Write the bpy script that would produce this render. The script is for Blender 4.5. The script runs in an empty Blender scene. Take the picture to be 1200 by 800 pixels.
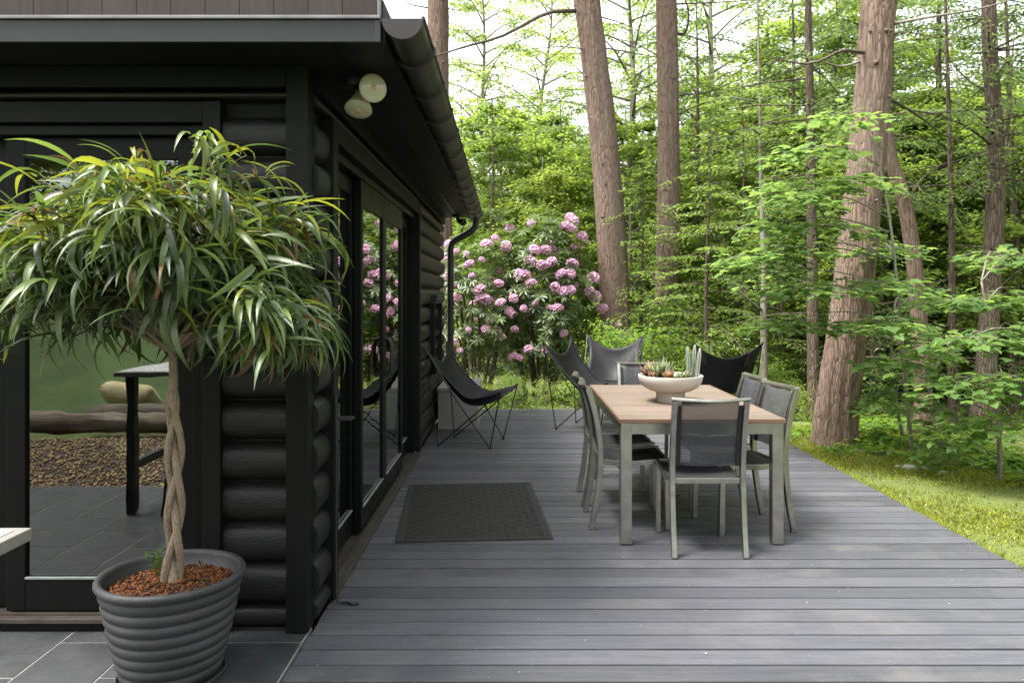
import bpy, bmesh, math, random
import numpy as np
from mathutils import Vector, Matrix, Euler

random.seed(7)
rng = np.random.default_rng(11)
R = math.radians
scene = bpy.context.scene
COL = scene.collection

# ------------------------------------------------------------------ camera, sky, sun, exposure
F = 900.0                      # focal length in pixels of the 1200 px wide photograph
VX, VY, CH = 601.0, 347.0, 1.5  # vanishing point and eye height
cam_d = bpy.data.cameras.new('camera')
cam = bpy.data.objects.new('camera', cam_d)
COL.objects.link(cam)
cam.location = (0, 0, CH)
cam.rotation_euler = (R(90), 0, 0)
cam_d.sensor_width = 36.0
cam_d.lens = 36.0 * F / 1200.0
cam_d.shift_x = (600 - VX) / 1200.0
cam_d.shift_y = -(400 - VY) / 1200.0
cam_d.clip_start = 0.05
cam_d.clip_end = 600.0
scene.camera = cam

SUN_EL, SUN_AZ = 66.0, 250.0     # azimuth clockwise from +Y (away from the camera) towards +X
world = bpy.data.worlds.new('World')
scene.world = world
world.use_nodes = True
wn = world.node_tree
for n in list(wn.nodes):
    wn.nodes.remove(n)
w_out = wn.nodes.new('ShaderNodeOutputWorld')
w_bg = wn.nodes.new('ShaderNodeBackground')
w_sky = wn.nodes.new('ShaderNodeTexSky')
w_sky.sky_type = 'NISHITA'
w_sky.sun_disc = False
w_sky.sun_elevation = R(SUN_EL)
w_sky.sun_rotation = R(SUN_AZ)
w_sky.air_density = 1.0
w_sky.dust_density = 4.0
w_sky.ozone_density = 1.0
w_hs = wn.nodes.new('ShaderNodeHueSaturation')   # thin white overcast: the same everywhere
w_hs.inputs['Saturation'].default_value = 0.22
w_bg.inputs['Strength'].default_value = 0.15
wn.links.new(w_sky.outputs[0], w_hs.inputs['Color'])
wn.links.new(w_hs.outputs[0], w_bg.inputs['Color'])
wn.links.new(w_bg.outputs[0], w_out.inputs['Surface'])

sun_d = bpy.data.lights.new('sun', 'SUN')
sun_d.energy = 1.9
sun_d.angle = R(18)
sun_d.color = (1.0, 0.96, 0.88)
sun = bpy.data.objects.new('sun', sun_d)
COL.objects.link(sun)
sd = Vector((math.sin(R(SUN_AZ)) * math.cos(R(SUN_EL)), math.cos(R(SUN_AZ)) * math.cos(R(SUN_EL)), math.sin(R(SUN_EL))))
sun.rotation_euler = sd.to_track_quat('Z', 'Y').to_euler()
sun.location = (6, 6, 20)

vs = scene.view_settings
vs.view_transform = 'Standard'
vs.look = 'None'
vs.exposure = 2.02
vs.gamma = 1.0
vs.use_curve_mapping = False
scene.cycles.use_denoising = True
scene.cycles.max_bounces = 7
scene.cycles.diffuse_bounces = 4
scene.cycles.transparent_max_bounces = 12
scene.cycles.transmission_bounces = 6
scene.cycles.caustics_reflective = False
scene.cycles.caustics_refractive = False


def at(px, py, D):
    """direction of a photograph pixel, taken to depth D"""
    return Vector(((px - VX) / F * D, D, CH - (py - VY) / F * D))


# ------------------------------------------------------------------ materials
MATS = {}


def _bsdf(name):
    m = bpy.data.materials.new(name)
    m.use_nodes = True
    nt = m.node_tree
    return m, nt, nt.nodes['Principled BSDF'], nt.nodes['Material Output']


def mixrgb(nt, fac, a, b, blend='MIX'):
    n = nt.nodes.new('ShaderNodeMix')
    n.data_type = 'RGBA'
    n.blend_type = blend
    for sock, v in ((n.inputs[0], fac), (n.inputs[6], a), (n.inputs[7], b)):
        if hasattr(v, 'links'):
            nt.links.new(v, sock)
        elif isinstance(v, (int, float)):
            sock.default_value = v
        else:
            sock.default_value = (*v, 1.0)
    return n.outputs[2]


def ramp(nt, src, stops):
    n = nt.nodes.new('ShaderNodeValToRGB')
    e = n.color_ramp.elements
    while len(e) < len(stops):
        e.new(0.5)
    for i, (p, c) in enumerate(stops):
        e[i].position = p
        e[i].color = (c, c, c, 1) if isinstance(c, (int, float)) else (*c, 1)
    nt.links.new(src, n.inputs[0])
    return n.outputs[0]


def noise(nt, scale, detail=4, rough=0.55, vec=None, dist=0.0):
    n = nt.nodes.new('ShaderNodeTexNoise')
    n.inputs['Scale'].default_value = scale
    n.inputs['Detail'].default_value = detail
    n.inputs['Roughness'].default_value = rough
    n.inputs['Distortion'].default_value = dist
    if vec is not None:
        nt.links.new(vec, n.inputs['Vector'])
    return n.outputs['Fac']


def coords(nt, scale=(1, 1, 1), kind='Object', obj_random=0.0):
    tc = nt.nodes.new('ShaderNodeTexCoord')
    mp = nt.nodes.new('ShaderNodeMapping')
    mp.inputs['Scale'].default_value = scale
    nt.links.new(tc.outputs[kind], mp.inputs['Vector'])
    if obj_random:
        oi = nt.nodes.new('ShaderNodeObjectInfo')
        mu = nt.nodes.new('ShaderNodeVectorMath')
        mu.operation = 'SCALE'
        mu.inputs[0].default_value = (31.0, 17.0, 23.0)
        nt.links.new(oi.outputs['Random'], mu.inputs['Scale'])
        nt.links.new(mu.outputs[0], mp.inputs['Location'])
    return mp.outputs['Vector']


def bump(nt, h, strength, dist, bs):
    b = nt.nodes.new('ShaderNodeBump')
    b.inputs['Strength'].default_value = strength
    b.inputs['Distance'].default_value = dist
    nt.links.new(h, b.inputs['Height'])
    nt.links.new(b.outputs[0], bs.inputs['Normal'])


def plain(name, col, rough=0.6, metal=0.0, var=0.25, nscale=8.0, spec=0.5, bmp=0.0, bscale=60.0, sc=(1, 1, 1), rnd=1.0, coat=0.0, rvar=0.12):
    """painted / moulded surface: colour with slight uneven tone, roughness wear and fine relief"""
    m, nt, bs, out = _bsdf(name)
    v = coords(nt, sc, obj_random=rnd)
    f = noise(nt, nscale, 5, 0.6, v)
    lo = tuple(c * (1 - var) for c in col)
    hi = tuple(min(1, c * (1 + var)) for c in col)
    c = mixrgb(nt, ramp(nt, f, [(0.3, 0.0), (0.7, 1.0)]), lo, hi)
    nt.links.new(c, bs.inputs['Base Color'])
    r = nt.nodes.new('ShaderNodeMapRange')
    r.inputs['To Min'].default_value = max(0.02, rough - rvar)
    r.inputs['To Max'].default_value = min(1.0, rough + rvar)
    nt.links.new(noise(nt, nscale * 2.3, 4, 0.6, v), r.inputs['Value'])
    nt.links.new(r.outputs[0], bs.inputs['Roughness'])
    bs.inputs['Metallic'].default_value = metal
    bs.inputs['Specular IOR Level'].default_value = spec
    bs.inputs['Coat Weight'].default_value = coat
    if bmp:
        bump(nt, noise(nt, bscale, 3, 0.6, v), bmp, 0.004, bs)
    MATS[name] = m
    return m


def wood(name, dark, light, rough=0.6, sc=(0.8, 22, 22), bmp=0.25, per_piece=0.25, fleck=None, spec=0.4):
    """grain stretched along local X; every piece takes its own tone"""
    m, nt, bs, out = _bsdf(name)
    v = coords(nt, sc, obj_random=1.0)
    g = noise(nt, 3.0, 6, 0.65, v, 0.6)
    c = mixrgb(nt, ramp(nt, g, [(0.28, 0.0), (0.72, 1.0)]), dark, light)
    oi = nt.nodes.new('ShaderNodeObjectInfo')
    mr = nt.nodes.new('ShaderNodeMapRange')
    mr.inputs['To Min'].default_value = 1 - per_piece
    mr.inputs['To Max'].default_value = 1 + per_piece
    nt.links.new(oi.outputs['Random'], mr.inputs['Value'])
    vm = nt.nodes.new('ShaderNodeVectorMath')
    vm.operation = 'SCALE'
    nt.links.new(c, vm.inputs[0])
    nt.links.new(mr.outputs[0], vm.inputs['Scale'])
    c = vm.outputs[0]
    v2 = coords(nt, (1, 1, 1), obj_random=1.0)
    if fleck:
        f = ramp(nt, noise(nt, 1.7, 6, 0.7, v2), [(0.50, 0.0), (0.72, 0.65)])
        c = mixrgb(nt, f, c, fleck)
        f2 = ramp(nt, noise(nt, 34.0, 4, 0.7, v2), [(0.66, 0.0), (0.74, 0.5)])
        c = mixrgb(nt, f2, c, tuple(min(1, x * 1.5) for x in fleck))
    nt.links.new(c, bs.inputs['Base Color'])
    r = nt.nodes.new('ShaderNodeMapRange')
    r.inputs['To Min'].default_value = rough - 0.16
    r.inputs['To Max'].default_value = rough + 0.16
    nt.links.new(noise(nt, 5.0, 5, 0.6, v2), r.inputs['Value'])
    nt.links.new(r.outputs[0], bs.inputs['Roughness'])
    bs.inputs['Specular IOR Level'].default_value = spec
    bump(nt, g, bmp, 0.003, bs)
    MATS[name] = m
    return m


def leaf(name, col, trans, rough=0.45, tmix=0.42, vary=0.5, spec=0.4, yellow=0.25, coat=0.0):
    """two-sided leaf: reflecting and letting light through; each leaf has its own tone"""
    m, nt, bs, out = _bsdf(name)
    a = nt.nodes.new('ShaderNodeAttribute')
    a.attribute_name = 'tint'
    oi = nt.nodes.new('ShaderNodeObjectInfo')
    ad = nt.nodes.new('ShaderNodeMath')
    ad.operation = 'ADD'
    nt.links.new(a.outputs['Fac'], ad.inputs[0])
    nt.links.new(oi.outputs['Random'], ad.inputs[1])
    fr = nt.nodes.new('ShaderNodeMath')
    fr.operation = 'FRACT'
    nt.links.new(ad.outputs[0], fr.inputs[0])
    t = fr.outputs[0]
    d = tuple(c * (1 - vary) for c in col)
    y = (min(1, col[0] * (1 + vary * 1.3)), min(1, col[1] * (1 + vary * 0.75)), col[2] * 0.9)
    c = mixrgb(nt, ramp(nt, t, [(0.0, 0.0), (1.0, 1.0)]), d, y)
    nt.links.new(c, bs.inputs['Base Color'])
    bs.inputs['Roughness'].default_value = rough
    bs.inputs['Specular IOR Level'].default_value = spec
    tr = nt.nodes.new('ShaderNodeBsdfTranslucent')
    d2 = tuple(c * (1 - vary * 0.6) for c in trans)
    y2 = (min(1, trans[0] * (1 + vary)), min(1, trans[1] * (1 + vary * 0.5)), trans[2])
    nt.links.new(mixrgb(nt, t, d2, y2), tr.inputs['Color'])
    mx = nt.nodes.new('ShaderNodeMixShader')
    mx.inputs[0].default_value = tmix
    nt.links.new(bs.outputs[0], mx.inputs[1])
    nt.links.new(tr.outputs[0], mx.inputs[2])
    nt.links.new(mx.outputs[0], out.inputs['Surface'])
    MATS[name] = m
    return m


def bark(name, dark, light, scale=1.0, strength=0.9, dist=0.03, lichen=None):
    m, nt, bs, out = _bsdf(name)
    v = coords(nt, (17 * scale, 17 * scale, 2.0 * scale), obj_random=1.0)
    vo = nt.nodes.new('ShaderNodeTexVoronoi')
    vo.feature = 'DISTANCE_TO_EDGE'
    vo.inputs['Scale'].default_value = 1.6
    vv = nt.nodes.new('ShaderNodeVectorMath')
    vv.operation = 'ADD'
    n3 = nt.nodes.new('ShaderNodeTexNoise')
    n3.inputs['Scale'].default_value = 1.3
    n3.inputs['Detail'].default_value = 4
    nt.links.new(v, n3.inputs['Vector'])
    nt.links.new(v, vv.inputs[0])
    nt.links.new(n3.outputs['Color'], vv.inputs[1])
    nt.links.new(vv.outputs[0], vo.inputs['Vector'])
    plate = ramp(nt, vo.outputs['Distance'], [(0.0, 0.0), (0.22, 1.0)])
    fine = noise(nt, 3.5, 6, 0.7, v)
    h = nt.nodes.new('ShaderNodeMath')
    h.operation = 'MULTIPLY_ADD'
    nt.links.new(fine, h.inputs[0])
    h.inputs[1].default_value = 0.6
    nt.links.new(plate, h.inputs[2])
    c = mixrgb(nt, ramp(nt, h.outputs[0], [(0.25, 0.0), (1.3 / 1.6, 1.0)]), dark, light)
    big = noise(nt, 1.2, 4, 0.6, coords(nt, (1, 1, 0.6), obj_random=1.0))
    if lichen:
        c = mixrgb(nt, ramp(nt, big, [(0.5, 0.0), (0.7, 0.6)]), c, lichen)
    nt.links.new(c, bs.inputs['Base Color'])
    bs.inputs['Roughness'].default_value = 0.9
    bs.inputs['Specular IOR Level'].default_value = 0.2
    bump(nt, h.outputs[0], strength, dist, bs)
    MATS[name] = m
    return m


def glass_mat(name, tint=(0.42, 0.46, 0.44), rough=0.0, refl=1.0):
    """thin coated pane: clear straight through, mirror-like at its Fresnel share"""
    m, nt, bs, out = _bsdf(name)
    nt.nodes.remove(bs)
    tr = nt.nodes.new('ShaderNodeBsdfTransparent')
    tr.inputs['Color'].default_value = (*tint, 1)
    gl = nt.nodes.new('ShaderNodeBsdfGlossy')
    gl.inputs['Roughness'].default_value = rough
    gl.inputs['Color'].default_value = (0.95, 0.97, 0.96, 1)
    fr = nt.nodes.new('ShaderNodeFresnel')
    fr.inputs['IOR'].default_value = 2.05
    # panes are never quite flat: the mirror image wavers a little
    v = coords(nt, (1, 1, 1))
    b = nt.nodes.new('ShaderNodeBump')
    b.inputs['Strength'].default_value = 0.05
    b.inputs['Distance'].default_value = 0.02
    nt.links.new(noise(nt, 3.0, 2, 0.5, v), b.inputs['Height'])
    nt.links.new(b.outputs[0], gl.inputs['Normal'])
    mx = nt.nodes.new('ShaderNodeMixShader')
    mu = nt.nodes.new('ShaderNodeMath')
    mu.operation = 'MULTIPLY'
    mu.use_clamp = True
    mu.inputs[1].default_value = refl
    nt.links.new(fr.outputs[0], mu.inputs[0])
    nt.links.new(mu.outputs[0], mx.inputs[0])
    nt.links.new(tr.outputs[0], mx.inputs[1])
    nt.links.new(gl.outputs[0], mx.inputs[2])
    nt.links.new(mx.outputs[0], out.inputs['Surface'])
    MATS[name] = m
    return m


def mesh_fabric(name, col, clear):
    """open woven mesh: a share of the light passes straight through the holes"""
    m, nt, bs, out = _bsdf(name)
    v = coords(nt, (1, 1, 1))
    f = noise(nt, 240.0, 2, 0.5, v)
    c = mixrgb(nt, ramp(nt, f, [(0.35, 0.0), (0.65, 1.0)]), tuple(x * 0.7 for x in col), tuple(x * 1.3 for x in col))
    nt.links.new(c, bs.inputs['Base Color'])
    bs.inputs['Roughness'].default_value = 0.62
    tr = nt.nodes.new('ShaderNodeBsdfTransparent')
    mx = nt.nodes.new('ShaderNodeMixShader')
    mx.inputs[0].default_value = clear
    nt.links.new(bs.outputs[0], mx.inputs[1])
    nt.links.new(tr.outputs[0], mx.inputs[2])
    nt.links.new(mx.outputs[0], out.inputs['Surface'])
    MATS[name] = m
    return m


plain('black_paint', (0.0060, 0.0062, 0.0060), 0.5, var=0.25, nscale=5, bmp=0.15, bscale=40, spec=0.16)
plain('log_paint', (0.0085, 0.0087, 0.0080), 0.48, var=0.4, nscale=4, bmp=0.6, bscale=26, sc=(1, 1, 5), spec=0.38)
plain('soffit_paint', (0.0075, 0.008, 0.0105), 0.55, var=0.2, nscale=3, bmp=0.1, spec=0.16)
plain('fascia_paint', (0.0105, 0.0118, 0.0130), 0.45, var=0.2, nscale=5)
plain('drip_metal', (0.17, 0.165, 0.17), 0.4, metal=0.6)
plain('gutter_metal', (0.036, 0.033, 0.033), 0.42, metal=0.35, var=0.3, nscale=7)
plain('frame_black', (0.0045, 0.005, 0.0047), 0.4, var=0.2, spec=0.15)
plain('sill_metal', (0.085, 0.072, 0.060), 0.45, metal=0.5, var=0.3)
plain('gasket', (0.22, 0.25, 0.24), 0.4)
plain('aluminium', (0.36, 0.345, 0.315), 0.34, metal=1.0, var=0.18, nscale=12)
plain('rod_black', (0.012, 0.012, 0.012), 0.4)
plain('sling_black', (0.0095, 0.0095, 0.011), 0.5, var=0.35, nscale=9, bmp=0.3, bscale=70, spec=0.22)
plain('sling_seam', (0.014, 0.014, 0.016), 0.55, var=0.2)
plain('mesh_edge', (0.006, 0.006, 0.007), 0.5)
mesh_fabric('mesh_cloth', (0.055, 0.057, 0.064), 0.42)
mesh_fabric('mesh_seat', (0.022, 0.022, 0.026), 0.05)
plain('bowl_stone', (0.50, 0.455, 0.41), 0.7, var=0.1, nscale=10, bmp=0.2)
plain('cement', (0.27, 0.26, 0.245), 0.8, var=0.12, nscale=6, bmp=0.2)
plain('pot_clay', (0.034, 0.034, 0.036), 0.6, var=0.4, nscale=4, bmp=0.25, bscale=50)
plain('table_white', (0.62, 0.61, 0.58), 0.25, var=0.06)
plain('table_edge', (0.17, 0.16, 0.145), 0.5, var=0.15)
plain('table_dark', (0.02, 0.02, 0.02), 0.5)
plain('mat_rubber', (0.020, 0.0195, 0.018), 0.65, var=0.3, nscale=10, bmp=0.3)
plain('lamp_white', (0.50, 0.45, 0.33), 0.35, var=0.06)
plain('lamp_lens', (0.55, 0.52, 0.41), 0.15, var=0.05, coat=0.6)
plain('lamp_filament', (0.75, 0.42, 0.28), 0.3, var=0.05)
plain('cable', (0.008, 0.008, 0.008), 0.5)
plain('soil', (0.05, 0.026, 0.016), 0.95, var=0.5, nscale=40, bmp=0.8, bscale=60)
plain('interior_wall', (0.02, 0.02, 0.019), 0.8)
plain('interior_floor', (0.03, 0.025, 0.02), 0.4)
plain('cushion', (0.50, 0.42, 0.24), 0.85, var=0.15, nscale=10)
plain('petal_fleck', (0.45, 0.42, 0.37), 0.7, var=0.2)
plain('stone_pale', (0.36, 0.355, 0.33), 0.85, var=0.25, nscale=5, bmp=0.5, bscale=20)
plain('cactus', (0.15, 0.20, 0.13), 0.7, var=0.25, nscale=20)
plain('cactus_rib', (0.38, 0.39, 0.32), 0.8, var=0.1)
wood('deck_paint', (0.049, 0.050, 0.059), (0.089, 0.090, 0.102), 0.55, bmp=0.45, per_piece=0.22, fleck=(0.125, 0.121, 0.121))
wood('deck_rim', (0.075, 0.075, 0.08), (0.12, 0.12, 0.125), 0.6)
wood('teak', (0.105, 0.078, 0.060), (0.205, 0.160, 0.128), 0.5, sc=(1.2, 26, 26), bmp=0.15, per_piece=0.12)
wood('teak_edge', (0.11, 0.062, 0.040), (0.19, 0.11, 0.072), 0.5, sc=(1.2, 26, 26), bmp=0.15, per_piece=0.05)
wood('parapet_wood', (0.020, 0.0135, 0.0115), (0.042, 0.029, 0.025), 0.7, sc=(26, 26, 0.9), bmp=0.3, per_piece=0.1)
wood('timber', (0.07, 0.055, 0.04), (0.20, 0.165, 0.12), 0.85, sc=(1, 12, 12), bmp=0.5)
leaf('ficus_leaf', (0.058, 0.110, 0.042), (0.16, 0.29, 0.06), rough=0.44, tmix=0.30, vary=0.6, spec=0.7)
leaf('ficus_leaf_young', (0.12, 0.165, 0.028), (0.26, 0.32, 0.03), rough=0.32, tmix=0.40, vary=0.4, spec=0.6)
leaf('ficus_leaf_bronze', (0.15, 0.09, 0.045), (0.2, 0.11, 0.04), rough=0.35, tmix=0.3, vary=0.4, spec=0.6)
leaf('maple_leaf', (0.085, 0.165, 0.055), (0.27, 0.45, 0.11), tmix=0.45, vary=0.35)
leaf('broad_leaf', (0.090, 0.172, 0.050), (0.38, 0.58, 0.10), tmix=0.5, vary=0.5)
leaf('yellow_leaf', (0.125, 0.200, 0.050), (0.44, 0.60, 0.11), tmix=0.52, vary=0.4)
leaf('hemlock_needle', (0.074, 0.130, 0.055), (0.24, 0.40, 0.12), tmix=0.42, vary=0.55)
leaf('hemlock_young', (0.105, 0.185, 0.055), (0.34, 0.54, 0.12), tmix=0.45, vary=0.45)
leaf('rhodo_leaf', (0.070, 0.118, 0.045), (0.20, 0.34, 0.07), rough=0.35, tmix=0.28, vary=0.5, spec=0.5)
leaf('blossom', (0.70, 0.47, 0.69), (0.76, 0.52, 0.74), rough=0.6, tmix=0.35, vary=0.2, spec=0.2)
leaf('grass_blade', (0.160, 0.215, 0.036), (0.40, 0.48, 0.06), rough=0.55, tmix=0.4, vary=0.6)
leaf('fern', (0.10, 0.21, 0.035), (0.30, 0.50, 0.06), tmix=0.45, vary=0.4)
leaf('succulent_green', (0.11, 0.15, 0.075), (0.16, 0.22, 0.09), tmix=0.15, vary=0.45)
leaf('succulent_rust', (0.15, 0.085, 0.05), (0.2, 0.11, 0.06), tmix=0.15, vary=0.5)
leaf('chip', (0.125, 0.060, 0.036), (0.2, 0.08, 0.04), rough=0.85, tmix=0.0, vary=0.75, spec=0.2)
leaf('pebble', (0.30, 0.265, 0.21), (0.2, 0.2, 0.2), rough=0.85, tmix=0.0, vary=0.6, spec=0.2)
bark('pine_bark', (0.082, 0.056, 0.043), (0.225, 0.158, 0.122), 1.25, 0.7, 0.016, lichen=(0.20, 0.158, 0.124))
bark('dark_bark', (0.05, 0.036, 0.028), (0.17, 0.13, 0.10), 1.4, 0.8, 0.02)
bark('grey_bark', (0.10, 0.085, 0.065), (0.26, 0.23, 0.185), 2.2, 0.4, 0.008, lichen=(0.30, 0.30, 0.25))
bark('ficus_bark', (0.13, 0.095, 0.065), (0.27, 0.21, 0.15), 5.0, 0.5, 0.003)
glass_mat('pane_glass', refl=1.5)

# slate tiles
m, nt, bs, out = _bsdf('slate')
v = coords(nt, (1, 1, 1), obj_random=1.0)
oi = nt.nodes.new('ShaderNodeObjectInfo')
c = mixrgb(nt, ramp(nt, noise(nt, 3.0, 7, 0.7, v, 0.8), [(0.3, 0.0), (0.75, 1.0)]), (0.024, 0.026, 0.027), (0.060, 0.063, 0.065))
c = mixrgb(nt, ramp(nt, oi.outputs['Random'], [(0.0, 0.0), (1.0, 0.45)]), c, (0.035, 0.037, 0.041))
nt.links.new(c, bs.inputs['Base Color'])
nt.links.new(ramp(nt, noise(nt, 9, 5, 0.6, v), [(0.3, 0.38), (0.7, 0.66)]), bs.inputs['Roughness'])
bump(nt, noise(nt, 14, 7, 0.65, v), 0.35, 0.006, bs)
MATS['slate'] = m
plain('grout', (0.20, 0.195, 0.185), 0.9, var=0.2, nscale=30)

# forest floor: leaf litter, moss and earth
m, nt, bs, out = _bsdf('forest_floor')
v = coords(nt, (1, 1, 1))
litter = mixrgb(nt, ramp(nt, noise(nt, 16, 6, 0.7, v), [(0.3, 0.0), (0.7, 1.0)]), (0.045, 0.032, 0.020), (0.17, 0.12, 0.07))
moss = mixrgb(nt, ramp(nt, noise(nt, 30, 5, 0.7, v), [(0.3, 0.0), (0.7, 1.0)]), (0.05, 0.09, 0.02), (0.16, 0.21, 0.04))
c = mixrgb(nt, ramp(nt, noise(nt, 0.6, 5, 0.65, v), [(0.40, 0.0), (0.58, 1.0)]), litter, moss)
nt.links.new(c, bs.inputs['Base Color'])
bs.inputs['Roughness'].default_value = 0.95
bump(nt, noise(nt, 22, 6, 0.7, v), 0.8, 0.05, bs)
MATS['forest_floor'] = m
m, nt, bs, out = _bsdf('lawn')
v = coords(nt, (1, 1, 1))
c = mixrgb(nt, ramp(nt, noise(nt, 5, 6, 0.7, v), [(0.3, 0.0), (0.7, 1.0)]), (0.07, 0.10, 0.02), (0.13, 0.165, 0.032))
c = mixrgb(nt, ramp(nt, noise(nt, 22, 5, 0.7, v), [(0.54, 0.0), (0.68, 0.7)]), c, (0.12, 0.085, 0.05))
nt.links.new(c, bs.inputs['Base Color'])
bs.inputs['Roughness'].default_value = 0.9
bump(nt, noise(nt, 40, 5, 0.7, v), 0.7, 0.03, bs)
MATS['lawn'] = m
m, nt, bs, out = _bsdf('meadow')
v = coords(nt, (1, 1, 1))
c = mixrgb(nt, ramp(nt, noise(nt, 1.3, 6, 0.7, v), [(0.3, 0.0), (0.7, 1.0)]), (0.035, 0.07, 0.016), (0.08, 0.125, 0.026))
nt.links.new(c, bs.inputs['Base Color'])
bs.inputs['Roughness'].default_value = 0.95
bump(nt, noise(nt, 18, 5, 0.7, v), 0.7, 0.05, bs)
MATS['meadow'] = m


# ------------------------------------------------------------------ mesh helpers
class MB:
    def __init__(self):
        self.v, self.f = [], []

    def add(self, vs_, fs_):
        b = len(self.v)
        self.v += [tuple(p) for p in vs_]
        self.f += [tuple(i + b for i in f) for f in fs_]
        return self

    def box(self, lo, hi, M=None):
        (x0, y0, z0), (x1, y1, z1) = lo, hi
        ps = [(x0, y0, z0), (x1, y0, z0), (x1, y1, z0), (x0, y1, z0), (x0, y0, z1), (x1, y0, z1), (x1, y1, z1), (x0, y1, z1)]
        if M is not None:
            ps = [M @ Vector(p) for p in ps]
        return self.add(ps, [(0, 3, 2, 1), (4, 5, 6, 7), (0, 1, 5, 4), (1, 2, 6, 5), (2, 3, 7, 6), (3, 0, 4, 7)])

    def tube(self, pts, rad, n=8, caps=True, jitter=None):
        pts = [Vector(p) for p in pts]
        k = len(pts)
        if isinstance(rad, (int, float)):
            rad = [rad] * k
        T = []
        for i in range(k):
            a, b = pts[max(0, i - 1)], pts[min(k - 1, i + 1)]
            t = (b - a)
            T.append(t.normalized() if t.length > 1e-9 else Vector((0, 0, 1)))
        up = Vector((0, 0, 1)) if abs(T[0].z) < 0.9 else Vector((1, 0, 0))
        nrm = (up - T[0] * up.dot(T[0])).normalized()
        vs_, fs_ = [], []
        for i in range(k):
            nrm = (nrm - T[i] * nrm.dot(T[i]))
            nrm = nrm.normalized() if nrm.length > 1e-6 else T[i].orthogonal().normalized()
            bn = T[i].cross(nrm)
            for j in range(n):
                a = 2 * math.pi * j / n
                r = rad[i] * (jitter(i, j) if jitter else 1.0)
                vs_.append(pts[i] + (nrm * math.cos(a) + bn * math.sin(a)) * r)
        for i in range(k - 1):
            for j in range(n):
                j2 = (j + 1) % n
                fs_.append((i * n + j, i * n + j2, (i + 1) * n + j2, (i + 1) * n + j))
        if caps:
            fs_.append(tuple(reversed(range(n))))
            fs_.append(tuple((k - 1) * n + j for j in range(n)))
        return self.add(vs_, fs_)

    def bar(self, pts, w, d, wdir):
        """flat bar swept along pts: width w along wdir, depth d across"""
        pts = [Vector(p) for p in pts]
        k = len(pts)
        vs_, fs_ = [], []
        wd = Vector(wdir).normalized()
        for i in range(k):
            t = (pts[min(k - 1, i + 1)] - pts[max(0, i - 1)]).normalized()
            q = (wd - t * wd.dot(t)).normalized()
            s = t.cross(q)
            for a, b in ((-1, -1), (1, -1), (1, 1), (-1, 1)):
                vs_.append(pts[i] + q * (a * w / 2) + s * (b * d / 2))
        for i in range(k - 1):
            for j in range(4):
                j2 = (j + 1) % 4
                fs_.append((i * 4 + j, i * 4 + j2, (i + 1) * 4 + j2, (i + 1) * 4 + j))
        fs_.append((3, 2, 1, 0))
        fs_.append(tuple((k - 1) * 4 + j for j in range(4)))
        return self.add(vs_, fs_)

    def lathe(self, prof, n=48, c=(0, 0, 0)):
        vs_, fs_ = [], []
        for r, z in prof:
            for j in range(n):
                a = 2 * math.pi * j / n
                vs_.append((c[0] + r * math.cos(a), c[1] + r * math.sin(a), c[2] + z))
        k = len(prof)
        for i in range(k - 1):
            for j in range(n):
                j2 = (j + 1) % n
                fs_.append((i * n + j, i * n + j2, (i + 1) * n + j2, (i + 1) * n + j))
        fs_.append(tuple(reversed(range(n))))
        fs_.append(tuple((k - 1) * n + j for j in range(n)))
        return self.add(vs_, fs_)

    def sheet(self, P, thick=0.0):
        """P: rows x cols of points; optional thickness along vertex normals"""
        a, b = len(P), len(P[0])
        P = [[Vector(p) for p in row] for row in P]
        def grid(Q, flip, base):
            for i in range(a - 1):
                for j in range(b - 1):
                    q = (base + i * b + j, base + i * b + j + 1, base + (i + 1) * b + j + 1, base + (i + 1) * b + j)
                    fs_.append(tuple(reversed(q)) if flip else q)
        fs_ = []
        if not thick:
            grid(P, False, 0)
            return self.add([p for r in P for p in r], fs_)
        Q = []
        for i in range(a):
            row = []
            for j in range(b):
                du = P[i][min(b - 1, j + 1)] - P[i][max(0, j - 1)]
                dv = P[min(a - 1, i + 1)][j] - P[max(0, i - 1)][j]
                nn = du.cross(dv)
                nn = nn.normalized() if nn.length > 1e-9 else Vector((0, 0, 1))
                row.append(P[i][j] - nn * thick)
            Q.append(row)
        vs_ = [p for r in P for p in r] + [p for r in Q for p in r]
        grid(P, False, 0)
        grid(Q, True, a * b)
        o = a * b
        for j in range(b - 1):
            fs_.append((j + 1, j, o + j, o + j + 1))
            t = (a - 1) * b
            fs_.append((t + j, t + j + 1, o + t + j + 1, o + t + j))
        for i in range(a - 1):
            fs_.append((i * b, (i + 1) * b, o + (i + 1) * b, o + i * b))
            fs_.append(((i + 1) * b + b - 1, i * b + b - 1, o + i * b + b - 1, o + (i + 1) * b + b - 1))
        return self.add(vs_, fs_)

    def mesh(self, name, bevel=0.0, smooth=False, seg=2, world=None):
        me = bpy.data.meshes.new(name)
        vv = self.v
        if world is not None:
            vv = [(p[0] - world[0], p[1] - world[1], p[2] - world[2]) for p in vv]
        me.from_pydata(vv, [], self.f)
        me.update()
        if bevel:
            bm = bmesh.new()
            bm.from_mesh(me)
            bmesh.ops.recalc_face_normals(bm, faces=bm.faces)
            ed = [e for e in bm.edges if len(e.link_faces) == 2 and e.calc_face_angle(0) > 0.6]
            bmesh.ops.bevel(bm, geom=ed, offset=bevel, segments=seg, profile=0.6, affect='EDGES', clamp_overlap=True)
            bm.to_mesh(me)
            bm.free()
        if smooth:
            me.polygons.foreach_set('use_smooth', [True] * len(me.polygons))
            if smooth != 'all':
                me.set_sharp_from_angle(angle=R(38))
        return me

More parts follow.
